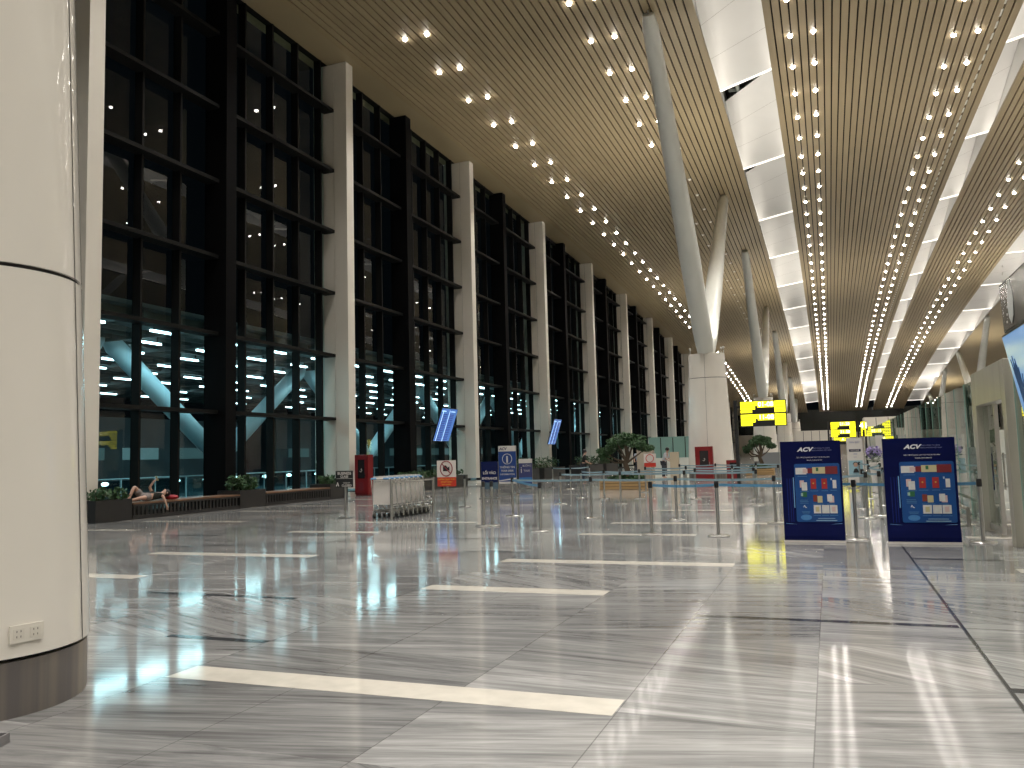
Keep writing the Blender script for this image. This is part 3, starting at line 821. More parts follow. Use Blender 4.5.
# ------------------------------------------------------------ stanchions and belts
def stanchion_proto(h=.97):
    root = empty('belt_stanchion', (0, 0, 0))
    MB().lathe([(.19, 0), (.19, .012), (.175, .022), (.05, .032)], n=24).build('base', STEEL, root, smooth=True)
    MB().lathe([(.031, .02), (.031, h-.12)], n=12).build('pole', STEEL, root, smooth=True)
    MB().lathe([(.034, h-.12), (.040, h-.11), (.040, h-.02), (.032, h)], n=12).build('head', BLACK, root, smooth=True)
    return root
proto = stanchion_proto()
usedp = False
BELT2 = noisy(mat('belt_pale', (0.22, 0.33, 0.38), 0.6), (3, 3, 3), 0.12)
def belt(a, b, parent, z=.90, m=None):
    dx, dy = b[0]-a[0], b[1]-a[1]; L = math.hypot(dx, dy); ux, uy = dx/L, dy/L; nx, ny = -uy*.0015, ux*.0015
    mb = MB(); n = 8
    for i in range(n):
        t0, t1 = .045+(L-.09)*i/n, .045+(L-.09)*(i+1)/n
        s0, s1 = .02*math.sin(PI*i/n), .02*math.sin(PI*(i+1)/n)
        for sg in (1, -1):
            P = [(ux*t0+nx*sg, uy*t0+ny*sg, z-.024-s0), (ux*t1+nx*sg, uy*t1+ny*sg, z-.024-s1), (ux*t1+nx*sg, uy*t1+ny*sg, z+.024-s1), (ux*t0+nx*sg, uy*t0+ny*sg, z+.024-s0)]
            mb.quad(*(P if sg > 0 else P[::-1]))
    return mb.build('belt', m or BELT, parent)
def chain(pts, where, group, close=True, skip=()):
    global usedp
    out = []
    for i, (x, y) in enumerate(pts):
        o = copy_tree(proto) if usedp else proto
        if usedp: pass
        out.append(o)
        usedp = True
    for i, (x, y) in enumerate(pts):
        o = out[i]
        o.location = (x, y, 0)
        lab = where[i] if isinstance(where, list) else 'stanchion, %s from the left %s' % (ORD[i], where)
        tag(o, lab, 'stanchion', group)
    for i in range(len(pts)-1):
        if i in skip: continue
        belt(pts[i], pts[i+1], out[i], m=BELT if 'front' in group else BELT2)
        # belts are parts of the post they pull out of
    return out
# the proto must be copied before belts are added to it, so build copies first
front = [(-3.12, 15.32), (-1.90, 15.12), (0.34, 14.80), (2.12, 14.52)]
back_sets = [
    ([(-7.09, 16.82), (-6.95, 16.95)], ['steel stanchion standing in front of the blue ENTRANCE stand, left one of a close pair', 'steel stanchion standing in front of the blue ENTRANCE stand, right one of a close pair'], 'stanchion pair before the ENTRANCE stand', (0,)),
    ([(-7.54, 19.78), (-5.3, 19.1), (-3.23, 18.65), (-1.09, 17.86), (0.69, 19.29)], 'in the second rope row, behind the front row', 'stanchions of the second rope row', ()),
    ([(-7.79, 24.61), (-5.88, 24.47), (-3.9, 24.0), (-1.9, 23.6)], 'in the third rope row, before the bonsai tree', 'stanchions of the third rope row', ()),
    ([(-8.09, 27.93), (-7.09, 27.21), (-5.86, 27.07), (-4.0, 26.7), (-2.2, 26.5)], 'in the fourth rope row, close to the bonsai planter', 'stanchions of the fourth rope row', ()),
    ([(-12.13, 37.16), (-10.7, 35.3), (-10.69, 38.39)], 'in the small group left of the bonsai planter', 'stanchions left of the bonsai planter', ()),
    ([(-6.6, 31.6), (-5.0, 31.2), (-3.3, 30.9), (-1.7, 30.6)], 'in the fifth rope row, before the red cabinets', 'stanchions of the fifth rope row', ()),
    ([(-6.2, 37.0), (-4.6, 36.6), (-2.9, 36.3), (-1.3, 36.0)], 'in the sixth and farthest rope row', 'stanchions of the sixth rope row', ()),
    ([(0.72, 22.0), (0.98, 19.85), (1.25, 23.2), (1.05, 26.4), (1.5, 29.5), (1.0, 33.0)], 'in the crowd of posts between the two blue boards', 'stanchions between the two blue boards', ()),
    ([(2.1, 17.4), (2.15, 20.4), (2.2, 24.0)], 'in the line along the glass partition', 'stanchions along the glass partition', ()),
]
lt = chain([(-5.43, 15.77)], ['steel stanchion at the left end of the front rope row'], 'stanchions of the front rope row')
fr_ = chain(front, ['steel stanchion of the front rope row, second from its left end', 'steel stanchion of the front rope row, the first one left of the blue boards', 'steel stanchion standing between the two blue boards, nearest one', 'steel stanchion at the right end of the front rope row beside the door frame'], 'stanchions of the front rope row')
for pts, where, grp, sk in back_sets: chain(pts, where, grp, skip=sk)
chain([(-10.45, 23.34)], ['lone steel stanchion right of the prohibition sign'], 'lone stanchion by the prohibition sign')
# belts running back from the left end post
belt((-5.43, 15.77), (-7.54, 19.78), lt[0])

# ------------------------------------------------------------ the two blue information boards
def board(x0, x1, y, label):
    o = empty('information_board', ((x0+x1)/2, y, 0)); tag(o, label, 'information board', 'navy information boards')
    W_ = x1-x0; H_ = 1.62; hx = W_/2
    body = MB()
    prof = [(0, .015), (.10, .03), (.26, .06), (.40, .075), (H_, .075)]
    # slightly waisted slab with a fuller foot
    n = len(body.v)
    zs = [.02, .10, .20, .30, H_]; fy = [-.085, -.085, -.07, -.05, -.045]
    for i in range(len(zs)-1):
        a, b = zs[i], zs[i+1]; fa, fb = fy[i], fy[i+1]
        body.quad((-hx, fa, a), (hx, fa, a), (hx, fb, b), (-hx, fb, b))
        body.quad((hx, .06, a), (-hx, .06, a), (-hx, .06, b), (hx, .06, b))
        body.quad((-hx, .06, a), (-hx, fa, a), (-hx, fb, b), (-hx, .06, b))
        body.quad((hx, fa, a), (hx, .06, a), (hx, .06, b), (hx, fb, b))
    body.quad((-hx, -.045, H_), (hx, -.045, H_), (hx, .06, H_), (-hx, .06, H_))
    body.quad((-hx, .06, .02), (hx, .06, .02), (hx, -.085, .02), (-hx, -.085, .02))
    body.build('body', NAVY, o)
    MB().box(-hx-.005, hx+.005, -.10, .075, 0, .035).build('foot_strip', SIGNW, o)
    def U(q): return -hx+q*W_
    def V(q): return H_*(1-q)
    yf = -.047
    def rect(nm, u0, u1, v0, v1, m, dp=.003, lift=0.0):
        return MB().box(U(u0), U(u1), yf-dp-lift, yf-lift+.004, V(v1), V(v0)).build(nm, m, o)
    # raised content panel with a rounded outline
    pm = MB(); u0, u1, v0, v1, rr = .22, .965, .225, .80, .03
    P = []
    for cx, cz, a0 in ((U(u1)-rr, V(v0)-rr, 0), (U(u0)+rr, V(v0)-rr, 90), (U(u0)+rr, V(v1)+rr, 180), (U(u1)-rr, V(v1)+rr, 270)):
        for t in range(0, 91, 15):
            a = math.radians(a0+t); P.append((cx+rr*math.cos(a), cz+rr*math.sin(a)))
    k = len(P)
    pm.v += [(x, yf-.006, z) for x, z in P] + [(x, yf+.004, z) for x, z in P]
    pm.f.append(tuple(range(k))[::-1]); pm.m.append(0)
    for i in range(k): pm.f.append((i, (i+1) % k, k+(i+1) % k, k+i)); pm.m.append(0)
    pm.build('content_panel', BLUE, o)
    yl = .0075
    # left fold lines with gloss set in as brighter navy, and a painted highlight
    sd = MB()
    for q in (.085, .13, .165): sd.box(U(q), U(q)+.008, yf-.006, yf+.003, V(.80), V(.37))
    sd.build('side_ribs', mat('navy_rib', (.012, .03, .22), .2), o)
    MB().box(U(.19), U(.205), yf-.008, yf+.003, V(.66), V(.36)).build('edge_highlight', mat('highlight_blue', (.16, .36, .62), .4), o)
    # curved light line over the foot
    cv = [(U(.04)+(W_*.92)*t/12, yf-.002, V(.815)-.025*math.sin(PI*t/12)) for t in range(13)]
    MB().tube(cv, .004, 6).build('curved_line', LBLUE, o)
    # content
    lay = [0]
    def img(nm, u0, u1, v0, v1, m):
        lay[0] += 1                                   # overlapping prints lie one on another
        return MB().box(U(u0), U(u1), yf-.0105-.0006*(lay[0] % 3), yf-.006, V(v1), V(v0)).build(nm, m, o)
    bn = MB()
    def bq(u0, u1, v0, v1, mi): bn.box(U(u0), U(u1), yf-.0105-.0005*(len(bn.f)//6), yf-.006, V(v1), V(v0), mi)
    bq(.24, .42, .265, .33, 0); bq(.36, .44, .275, .32, 1); bq(.44, .52, .27, .32, 2); bq(.52, .73, .26, .325, 3); bq(.58, .62, .265, .30, 4); bq(.73, .93, .255, .33, 2)
    bn.build('picture_strip', [PAPER, PINKP, DREDP, CREAMP, GREENP], o)
    # documents
    img('document_picture', .30, .37, .39, .46, PINKP); img('document_picture', .33, .42, .41, .49, PAPER)
    for uu in (.48, .66):
        p = img('passport_picture', uu, uu+.09, .375, .475, REDP)
        MB().lathe([(.013, 0), (.013, .0012)], n=12).build('crest', GOLD, p)
        cr_ = p.children[0]; cr_.rotation_euler = (PI/2, 0, 0); cr_.location = (U(uu+.045), yf-.0124, V(.42))
    img('document_picture', .84, .90, .39, .47, PAPER); img('document_picture', .81, .83, .37, .39, mat('pale_mark', (.4, .5, .6), .5))
    img('card_picture', .33, .41, .505, .555, GREENP); img('card_picture', .31, .345, .515, .545, mat('pale_mark2', (.3, .45, .4), .5))
    img('card_picture', .51, .575, .535, .60, mat('brown_red', (.20, .03, .015), .4)); img('card_picture', .58, .66, .545, .61, CREAMP)
    img('card_picture', .74, .82, .53, .60, PAPER); img('card_picture', .77, .85, .545, .61, PINKP)
    for uu, m_ in ((.51, CREAMP), (.645, PAPER), (.775, PINKP)):
        img('paper_picture', uu, uu+.12, .635, .715, PAPER)
        MB().box(U(uu+.03), U(uu+.09), yf-.0126, yf-.0105, V(.70), V(.65)).build('printed_block', m_, o)
    MB().tube([(U(.345), yf-.009, V(.655)), (U(.36), yf-.009, V(.635)), (U(.375), yf-.009, V(.655)), (U(.395), yf-.009, V(.66))], .007, 6).build('pictogram', PINK, o)
    mb = MB(); t = [(U(.38)+.085*math.cos(a), V(.755)+.045*math.sin(a)) for a in [2*PI*i/20 for i in range(20)]]
    n = len(mb.v); mb.v += [(x, yf-.009, z) for x, z in t]; mb.f.append(tuple(range(20))[::-1]); mb.m.append(0)
    mb.build('round_caption', LBLUE, o)
    tl = MB()
    for u0_, u1_, v_ in ((.27, .43, .35), (.30, .44, .50), (.47, .60, .495), (.65, .76, .495), (.80, .90, .49), (.29, .42, .585), (.29, .43, .60), (.29, .43, .615), (.50, .68, .625), (.73, .86, .625),
                         (.31, .45, .70), (.32, .44, .712), (.50, .62, .735), (.64, .75, .735), (.77, .90, .735), (.33, .43, .748), (.33, .43, .762)):
        tl.box(U(u0_), U(u1_), yf-.0096, yf-.009, V(v_)-.003, V(v_)+.003)
    tl.build('caption_lines', mat('caption_blue', (.10, .26, .46), .5), o)
    tl = MB(); tl.box(U(.57), U(.85), yf-.0115, yf-.009, V(.765)-.005, V(.765)+.004); tl.box(U(.54), U(.88), yf-.0115, yf-.009, V(.785)-.006, V(.785)+.006)
    tl.build('bold_caption', mat('caption_pale', (.28, .44, .60), .5), o)
    # crest and titles
    lettering('ACV', .088, (U(.41), yf-.006, V(.085)), PINK, o, bold=.004, shear=.3, sx=1.25)
    lettering('TỔNG CÔNG TY CẢNG', .026, (U(.52), yf-.005, V(.074)), GREYT, o, align='LEFT')
    lettering('HÀNG KHÔNG VIỆT NAM', .026, (U(.52), yf-.005, V(.096)), GREYT, o, align='LEFT')
    lettering('GIẤY TỜ SỬ DỤNG LÀM THỦ TỤC ĐI TÀU BAY', .024, (U(.54), yf-.005, V(.163)), PINK, o)
    lettering('TRAVEL DOCUMENTS', .024, (U(.56), yf-.005, V(.192)), PINK, o)
    return o
board(-.75, .17, 14.36, 'navy information board with document pictures, the left one of the two')
board(.78, 1.79, 14.28, 'navy information board with document pictures, the right one beside the door frame')

# ------------------------------------------------------------ signs on posts and banner stands
def post_sign(x, y, label, h):
    o = empty('post_sign', (x, y, 0)); tag(o, label, 'sign')
    MB().lathe([(.20, 0), (.20, .012), (.18, .02), (.04, .03)], n=24).build('base', STEEL, o, smooth=True)
    MB().lathe([(.026, .02), (.026, h)], n=12).build('pole', STEEL, o, smooth=True)
    return o
o = post_sign(-11.97, 19.05, 'small black sign with white lettering on a steel post before the pilaster', .9)
MB().box(-.27, .27, -.045, -.028, .80, 1.235).build('panel', BLACK, o, bevel=.004)
MB().box(.27, .285, -.05, -.024, .79, 1.245).build('panel_edge', SIGNW, o)
MB().box(-.25, .25, -.047, -.045, 1.028, 1.036).build('dividing_line', SIGNW, o)
lettering('BUSINESS', .10, (0, -.049, 1.165), SIGNW, o, bold=.002); lettering('CLASS', .085, (0, -.049, 1.08), SIGNW, o, bold=.002)
lettering('COUNTER', .045, (.07, -.049, .915), SIGNW, o); lettering('CLOSED', .08, (.07, -.049, .845), SIGNW, o, bold=.001)
MB().tube([(-.24, -.052, .83), (-.20, -.052, .93), (-.17, -.052, .83)], .012, 6).build('arrow', SIGNW, o)
o = post_sign(-9.03, 19.11, 'white and red prohibition sign with a crossed-out camera on a steel post', .85)
MB().box(-.26, .26, -.05, -.03, 1.02, 1.44).build('upper_panel', SIGNW, o)
MB().box(-.25, .26, -.052, -.03, .79, 1.02).build('lower_panel', SIGNR, o)
mb = MB(); mb.tube([(.165*math.cos(2*PI*i/32), -.054, 1.235+.185*math.sin(2*PI*i/32)) for i in range(33)], .013, 6)
mb.tube([(-.12, -.056, 1.36), (.12, -.056, 1.11)], .013, 6)
mb.build('red_ring', mat('ring_red', (.22, .01, .02), .4), o)
mb = MB().box(-.09, .03, -.053, -.05, 1.17, 1.29).box(-.06, 0, -.053, -.05, 1.29, 1.315)
mb.quad((.03, -.053, 1.215), (.09, -.053, 1.18), (.09, -.053, 1.29), (.03, -.053, 1.255))
mb.build('camera_pictogram', BLACK, o)
lettering('KHÔNG QUAY PHIM', .052, (0, -.054, .965), SIGNY, o); lettering('CHỤP ẢNH', .06, (0, -.054, .90), SIGNY, o); lettering('NO CAMERA', .045, (0, -.054, .835), SIGNY, o)
def banner(x, y, z0, wd, z1, label, m_body, head=None, rz=0):
    o = empty('banner_stand', (x, y, 0), rz); tag(o, label, 'banner')
    MB().box(-wd/2-.03, wd/2+.03, -.16, .16, 0, .04).build('base', STEEL, o)
    mb = MB()
    for s_ in (-1, 1): mb.box(s_*wd/2-.012, s_*wd/2+.012, .0, .03, .04, z1)
    mb.build('frame', STEEL, o)
    MB().box(-wd/2, wd/2, -.012, .0, z0, z1).build('panel', m_body, o)
    if head: MB().box(-wd/2, wd/2, -.016, -.012, z1-head, z1).build('header', SIGNW, o)
    return o
o = banner(-11.54, 28.0, .34, .66, 1.33, 'dark blue LỐI VÀO ENTRANCE stand left of the tall information banner', mat('entrance_navy', (.006, .012, .075), .25))
lettering('LỐI VÀO', .13, (0, -.016, .92), SIGNW, o, bold=.002); lettering('ENTRANCE', .115, (0, -.016, .72), SIGNW, o, bold=.003)
MB().box(-.33, .33, -.016, -.012, .34, .58).build('grey_band', mat('greyblue', (.08, .13, .17), .4), o)
o = banner(-12.0, 31.0, .42, .74, 1.92, 'tall blue information banner with a white letter i in a ring', mat('info_blue', (.012, .05, .22), .4), .22)
lettering('ACV', .15, (-.18, -.022, 1.80), NAVY, o, bold=.004, shear=.3)
MB().tube([(.20*math.cos(2*PI*i/28), -.018, 1.40+.20*math.sin(2*PI*i/28)) for i in range(29)], .012, 6).build('ring', SIGNW, o)
lettering('i', .36, (0, -.018, 1.38), SIGNW, o, bold=.02)
lettering('THÔNG TIN', .115, (0, -.018, 1.07), SIGNW, o, bold=.002); lettering('TOUR DESK', .10, (0, -.018, .93), SIGNW, o, bold=.002); lettering('INFORMATION', .09, (0, -.018, .79), SIGNW, o, bold=.001)
mb = MB(); mb.quad((-.37, -.0135, .55), (.37, -.0135, .66), (.37, -.0135, .60), (-.37, -.0135, .52)); mb.box(-.37, .37, -.0135, -.012, .42, .50)
mb.build('wave_band', SIGNW, o)
o = banner(-13.05, 36.0, .22, .64, 1.37, 'shorter violet-blue banner with white heading right of the information banner', mat('violet_blue', (.045, .05, .16), .5), .2)
lettering('i', .4, (-.2, -.02, .85), SIGNW, o); lettering('BUỒNG', .12, (.08, -.02, 1.05), SIGNW, o); lettering('TAXI', .14, (.06, -.02, .82), SIGNW, o)
MB().box(-.32, .32, -.0135, -.012, .30, .52).build('blue_band', LBLUE, o)
o = banner(.88, 33.0, .15, .54, 1.85, 'slim white banner with a headset portrait between the two blue boards', SIGNW)
MB().box(-.24, .24, -.0145, -.012, .50, 1.02).build('portrait_panel', mat('pale_sky', (.28, .45, .52), .5), o)
mb = MB().lathe([(.05, -.07), (.075, 0), (.05, .07)], 0, 0, 0, 10, a=1, b=.15); hd_ = mb.build('portrait_head', SKIN, o); hd_.location = (0, -.016, .86)
mb = MB().lathe([(.10, -.12), (.06, 0), (.03, .03)], 0, 0, 0, 10, a=1, b=.15); hd_ = mb.build('portrait_shoulders', BLACK, o); hd_.location = (0, -.016, .70)
MB().tube([(.085*math.cos(t), -.02, .87+.09*math.sin(t)) for t in [PI*i/8 for i in range(9)]], .014, 6).build('portrait_hair', HAIR, o)
MB().box(-.20, .20, -.0145, -.012, 1.34, 1.43).build('title_bar', NAVY, o)
lettering('SÂN BAY', .09, (0, -.018, 1.68), GREYT, o); lettering('HOTLINE', .07, (0, -.018, 1.385), SIGNW, o); lettering('1900', .07, (0, -.018, 1.25), GREYT, o); lettering('24/7', .06, (0, -.018, 1.14), GREYT, o)
o = banner(2.08, 40.0, .1, .3, 2.0, 'narrow blank white banner just left of the right blue board', SIGNW)
o = post_sign(-8.3, 41.0, 'small white and red round-ring sign standing before the counter by the two people', .9)
MB().box(-.30, .30, -.05, -.03, .80, 1.45).build('panel', [SIGNW][0], o); MB().box(-.29, .29, -.052, -.05, .80, 1.0).build('red_band', SIGNR, o)
MB().tube([(.19*math.cos(2*PI*i/24), -.054, 1.22+.19*math.sin(2*PI*i/24)) for i in range(25)], .02, 6).build('red_ring', SIGNR, o)

# ------------------------------------------------------------ red fire cabinets
def cabinet(x, y, wd, h, label, rz=0.0, low=False):
    o = empty('fire_cabinet', (x, y, 0), rz); tag(o, label, 'cabinet', 'red fire cabinets')
    MB().box(-wd/2, wd/2, 0, .35, .05, h).box(-wd/2+.03, wd/2-.03, .02, .33, 0, .05).build('body', REDM, o, bevel=.01)
    dr = MB().box(-wd/2+.04, wd/2-.04, -.02, 0, .10, h-.05).build('door', REDM, o)
    MB().box(-wd*.24, wd*.26, -.024, -.02, h*.42, h*.88).build('glass_pane', mat('cabinet_glass', (.02, .018, .02), .08), dr)
    MB().box(wd*.30, wd*.33, -.05, -.02, h*.45, h*.55).build('handle', CHROME, dr)
    hr = MB().tube([(0, -.028, h*.64), (.03, -.03, h*.66), (.05, -.028, h*.62), (.0, -.03, h*.58), (-.06, -.028, h*.60)], .022, 8).build('hose_reel', mat('hose', (.35, .33, .30), .6), dr)
    MB().box(-wd*.2, wd*.15, -.024, -.02, h*.12, h*.34).build('lower_pane', DREDP, dr)
    return o
cabinet(-18.65, 30.95, .72, 1.73, 'tall red fire cabinet beside the second pilaster, behind the black sign', rz=-.15)
cabinet(-5.98, 43.2, .88, 1.74, 'tall red fire cabinet standing against the white oval pillar')
cabinet(-4.55, 43.1, .64, 1.02, 'low red cabinet right of the tall cabinet at the white oval pillar')

# ------------------------------------------------------------ luggage trolleys, nested in one row
def trolley_proto():
    o = empty('luggage_trolley', (0, 0, 0))
    W2 = .275
    mb = MB()
    for s_ in (-1, 1): mb.tube([(s_*W2, .10, .12), (s_*W2, .04, .60), (s_*W2, -.02, 1.0)], .017, 8)
    mb.tube([(-W2, .10, .16), (W2, .10, .16)], .015, 8)
    mb.build('upright_frame', CHROME, o, smooth=True)
    MB().tube([(-W2, -.02, 1.0), (-W2*.9, -.06, 1.02), (W2*.9, -.06, 1.02), (W2, -.02, 1.0)], .018, 8).build('handle', SIGNW, o, smooth=True)
    g = MB()
    for s_ in (-1, 1): g.tube([(s_*.10, -.06, 1.02), (s_*.26, -.06, 1.02)], .025, 8)
    g.build('grip', mat('grip_blue', (.14, .32, .55), .5), o, smooth=True)
    MB().box(-W2+.03, W2-.03, .02, .035, .36, .93).build('advert_panel', SIGNW, o)
    p = MB(); p.tube([(-W2, .10, .20), (-W2*.75, .62, .19), (-W2*.55, .92, .20), (W2*.55, .92, .20), (W2*.75, .62, .19), (W2, .10, .20)], .018, 8)
    for q in (-.14, 0, .14): p.tube([(q, .10, .20), (q*.8, .92, .19)], .010, 6)
    p.build('platform', STEEL, o, smooth=True)
    MB().tube([(-.18, .90, .20), (-.18, .98, .42), (.18, .98, .42), (.18, .90, .20)], .012, 8).build('front_loop', CHROME, o, smooth=True)
    MB().box(-.20, .20, -.055, -.035, .95, 1.08).build('brake_shield', SIGNW, o)
    for x, y in ((-W2, .10), (W2, .10), (0, .82)):
        wv = MB(); n = 16
        wv.tube([(-.018, 0, 0), (.018, 0, 0)], .062, n); wo = wv.build('wheel', RUBBER, o, smooth=True); wo.location = (x, y, .062)
        MB().box(-.026, .026, -.03, .03, -.01, .12).build('fork', STEEL, wo)
    return o
tp = trolley_proto()
for i in range(8):
    o = tp if i == 0 else copy_tree(tp)
    o.location = (-10.72, 18.75+.26*i, 0)
    tag(o, 'silver luggage trolley with white panel, %s of the nested row counted from the front' % ORD[i], 'luggage trolley', 'nested row of luggage trolleys')
rk = MB()
for y, x in ((18.55, -10.32), (20.75, -10.24)):
    rk.tube([(x, y, 0), (x, y, .98)], .035, 10)
rk.tube([(-10.32, 18.55, .93), (-10.24, 20.75, .93)], .02, 8)
rk.tube([(-10.32, 18.55, .35), (-10.24, 20.75, .35)], .015, 8)
o = rk.build('trolley_rail', STEEL, smooth=True); tag(o, 'steel two-post rail along the right side of the trolley row', 'rail')

# ------------------------------------------------------------ bonsai tree and its round-cornered wooden planter
def bonsai(x, y, label, plabel, s_=1.0, seed=3):
    random.seed(seed)
    o = empty('wooden_planter', (x, y, 0)); tag(o, plabel, 'planter')
    mb = MB()
    for i, z in enumerate((0, .13, .26)):
        mb.box(-1.0*s_, 1.0*s_, -.62, -.56, z+.01, z+.12); mb.box(-1.0*s_, 1.0*s_, .56, .62, z+.01, z+.12)
        mb.box(-1.0*s_, -.94*s_, -.56, .56, z+.01, z+.12); mb.box(.94*s_, 1.0*s_, -.56, .56, z+.01, z+.12)
    mb.build('slatted_box', WOODL, o)
    MB().box(-.94*s_, .94*s_, -.56, .56, 0, .36).build('soil', SOIL, o)
    p = MB(); leaves(p, 0, 0, .46, .85*s_, .5, .14, 500, .09)
    p.build('ground_cover', LEAF, o)
    t = empty('bonsai_tree', (x, y, .36)); tag(t, label, 'tree')
    tr = MB()
    tr.tube([(0, 0, -.05), (.10, 0, .35), (-.02, .05, .70), (.12, 0, 1.1), (.05, 0, 1.6)], [.16, .13, .11, .08, .03], 10)
    pads = [(-.85, 0, 1.25, .42), (-.45, .2, 1.45, .45), (.0, 0, 1.85, .50), (.45, -.1, 1.55, .48), (.85, .1, 1.35, .38), (.15, .3, 1.6, .5), (-.3, -.25, 1.65, .45), (.55, .2, 1.75, .34), (-.95, .1, 1.1, .25)]
    for px, py, pz, pr_ in pads:
        tr.tube([(.08, 0, .75), (px*.5, py*.5, pz-.35), (px*s_, py, pz-.05)], [.05, .035, .015], 7)
    tr.build('trunk', BARK, t, smooth=True)
    lf = MB()
    for px, py, pz, pr_ in pads: leaves(lf, px*s_, py, pz, pr_*s_, pr_, .17, 620, .055)
    lf.build('foliage', LEAF, t)
    return t
bonsai(-8.05, 34.6, 'cloud-pruned bonsai tree rising from the slatted wooden planter', 'slatted pale wooden planter holding the bonsai tree')
bonsai(-3.9, 52.0, 'dark bonsai tree half hidden under the yellow counter sign', 'wooden planter of the distant bonsai under the yellow sign', .8, 9)
random.seed(21)
# flower arrangement between the boards
o = empty('flower_vase', (1.38, 30.0, 0)); tag(o, 'tall white vase with purple and white flowers between the two blue boards', 'vase')
MB().lathe([(.10, 0), (.14, .02), (.10, .3), (.13, .6), (.17, .95), (.12, 1.0)], n=16).build('vase', SIGNW, o, smooth=True)
fb = MB(); leaves(fb, 0, 0, 1.32, .24, .24, .22, 320, .05, 0); leaves(fb, 0, 0, 1.12, .22, .22, .12, 120, .05, 1); leaves(fb, 0, 0, 1.2, .26, .26, .25, 90, .05, 2)
fb.build('bouquet', [FLOWER, FLOWERW, LEAF], o)

# ------------------------------------------------------------ yellow counter signs
def yellow_sign(x0, x1, y, z0, z1, label, rows_, pole=True, rz=0):
    o = empty('counter_sign', ((x0+x1)/2, y, 0), rz); tag(o, label, 'sign', 'lit yellow counter signs')
    hx = (x1-x0)/2; h = (z1-z0)/2
    MB().box(-hx, hx, 0, .14, z0, z1).build('housing', BLACK, o)
    n = len(rows_)
    rh = (z1-z0)/n
    yy = -.006
    for i, txt in enumerate(rows_):
        zb = z1-(i+1)*rh+.03; zt = z1-i*rh-.03; zh = zt-zb
        def px(a, b, c, d_): return (-hx+.04+(2*hx-.08)*a, -hx+.04+(2*hx-.08)*b, yy, 0, zb+zh*c, zb+zh*d_)
        lp = MB()
        lp.box(*px(0, .40, .62, 1)); lp.box(*px(0, .33, .30, .60)); lp.box(*px(.0, .26, .02, .26)); lp.box(*px(.38, .74, .46, 1)); lp.box(*px(.76, 1, .0, 1))
        pn = lp.build('lit_panel', YEL, o)
        lettering(txt, zh*.56, (-hx+2*hx*.565, yy-.004, zb+zh*.72), YELW, o, bold=.006)
        dk = MB()
        for a, b, c in ((.03, .36, .70), (.03, .22, .50), (.79, .97, .75), (.79, .97, .45), (.79, .93, .18)):
            dk.box(-hx+.04+(2*hx-.08)*a, -hx+.04+(2*hx-.08)*b, yy-.002, yy, zb+zh*c, zb+zh*(c+.05))
        dk.build('dark_lettering', mat('olive_lettering', (.12, .11, .0), .5), o)
    if pole:
        MB().box(-hx-.24, -hx-.10, .0, .14, 0, z1+.05).box(-hx-.10, -hx, .04, .10, z0+.2, z0+.28).box(-hx-.10, -hx, .04, .10, z1-.28, z1-.2).build('pole', BLACK, o)
        MB().lathe([(.35, 0), (.35, .03)], -hx-.17, .07, 0, 24).build('base', BLACK, o)
    return o
yellow_sign(-3.42, -1.55, 36, 2.47, 3.54, 'lit yellow counter sign 01-08 over 11-08 on a black pole, before the leaning struts', ['01-08', '11-08'])
yellow_sign(.2, 2.2, 75, 2.35, 3.67, 'lit yellow sign above the left blue board, larger of the distant ones', ['21-28', '31-38'])
yellow_sign(.35, 1.6, 70, 1.75, 2.3, 'low lit yellow sign just below the larger distant yellow sign', ['A'])
yellow_sign(2.5, 2.95, 74, 2.35, 3.6, 'narrow lit yellow sign right of the larger distant yellow sign', ['41'])
yellow_sign(3.2, 3.95, 78, 2.75, 3.25, 'small lit yellow sign in front of the distant white block', ['51'], rz=.2)
yellow_sign(8.0, 9.2, 34, 2.3, 3.3, 'lit yellow sign inside the check-in hall seen through the door frame', ['E', 'F'])
yellow_sign(4.75, 5.9, 22.0, 2.2, 3.15, 'lit yellow sign inside the check-in hall behind the near door jamb', ['G', 'H'])

# ------------------------------------------------------------ far volumes and counters
def block(name, x0, x1, y0, y1, z1, label, cat, m=WHITE, seams=3, group=None):
    o = MB().box(x0, x1, y0, y1, 0, z1).build(name, m); tag(o, label, cat, group)
    mb = MB()
    for i in range(1, seams): 
        xx = x0+(x1-x0)*i/seams; mb.box(xx-.03, xx+.03, y0-.012, y0, .1, z1-.05)
    if seams > 1: mb.build('panel_seam', GAP, o)
    return o
block('white_kiosk', 3.6, 7.1, 95, 99, 4.6, 'tall white panelled block behind the right blue board', 'kiosk')
block('white_kiosk', -4.2, 1.0, 120, 124, 3.9, 'long white block far behind the left blue board', 'kiosk', seams=5)
block('white_kiosk', -12.2, -8.7, 60, 63, 2.6, 'low glazed booth right of the bonsai near the far windows', 'booth', TEAL, 4)
block('service_counter', -9.9, -6.9, 50, 51, 1.15, 'counter behind the bonsai where two people stand', 'counter', COUNTER, 4)
block('service_counter', -9.5, -8.7, 43.5, 44.2, 1.7, 'beige panelled stand right of the round-ring sign', 'counter', mat('beige_panel', (.42, .36, .28), .5), 1)
block('service_counter', -7.5, -7.1, 42.0, 42.4, 1.5, 'small beige box stand left of the tall red cabinet at the pillar', 'counter', mat('beige_panel2', (.5, .42, .30), .5), 1)
block('service_counter', -4.6, -3.2, 60, 61, 1.3, 'grey counter under the yellow counter sign', 'counter', mat('grey_counter', (.20, .21, .22), .4), 1)
for i in range(5):
    block('check_in_island', 9.5, 11.2, 18+16*i, 30+16*i, 2.3, '%s white check-in island beyond the glass partition' % ORD[i], 'check-in island', COUNTER, 1, 'check-in islands beyond the glass')
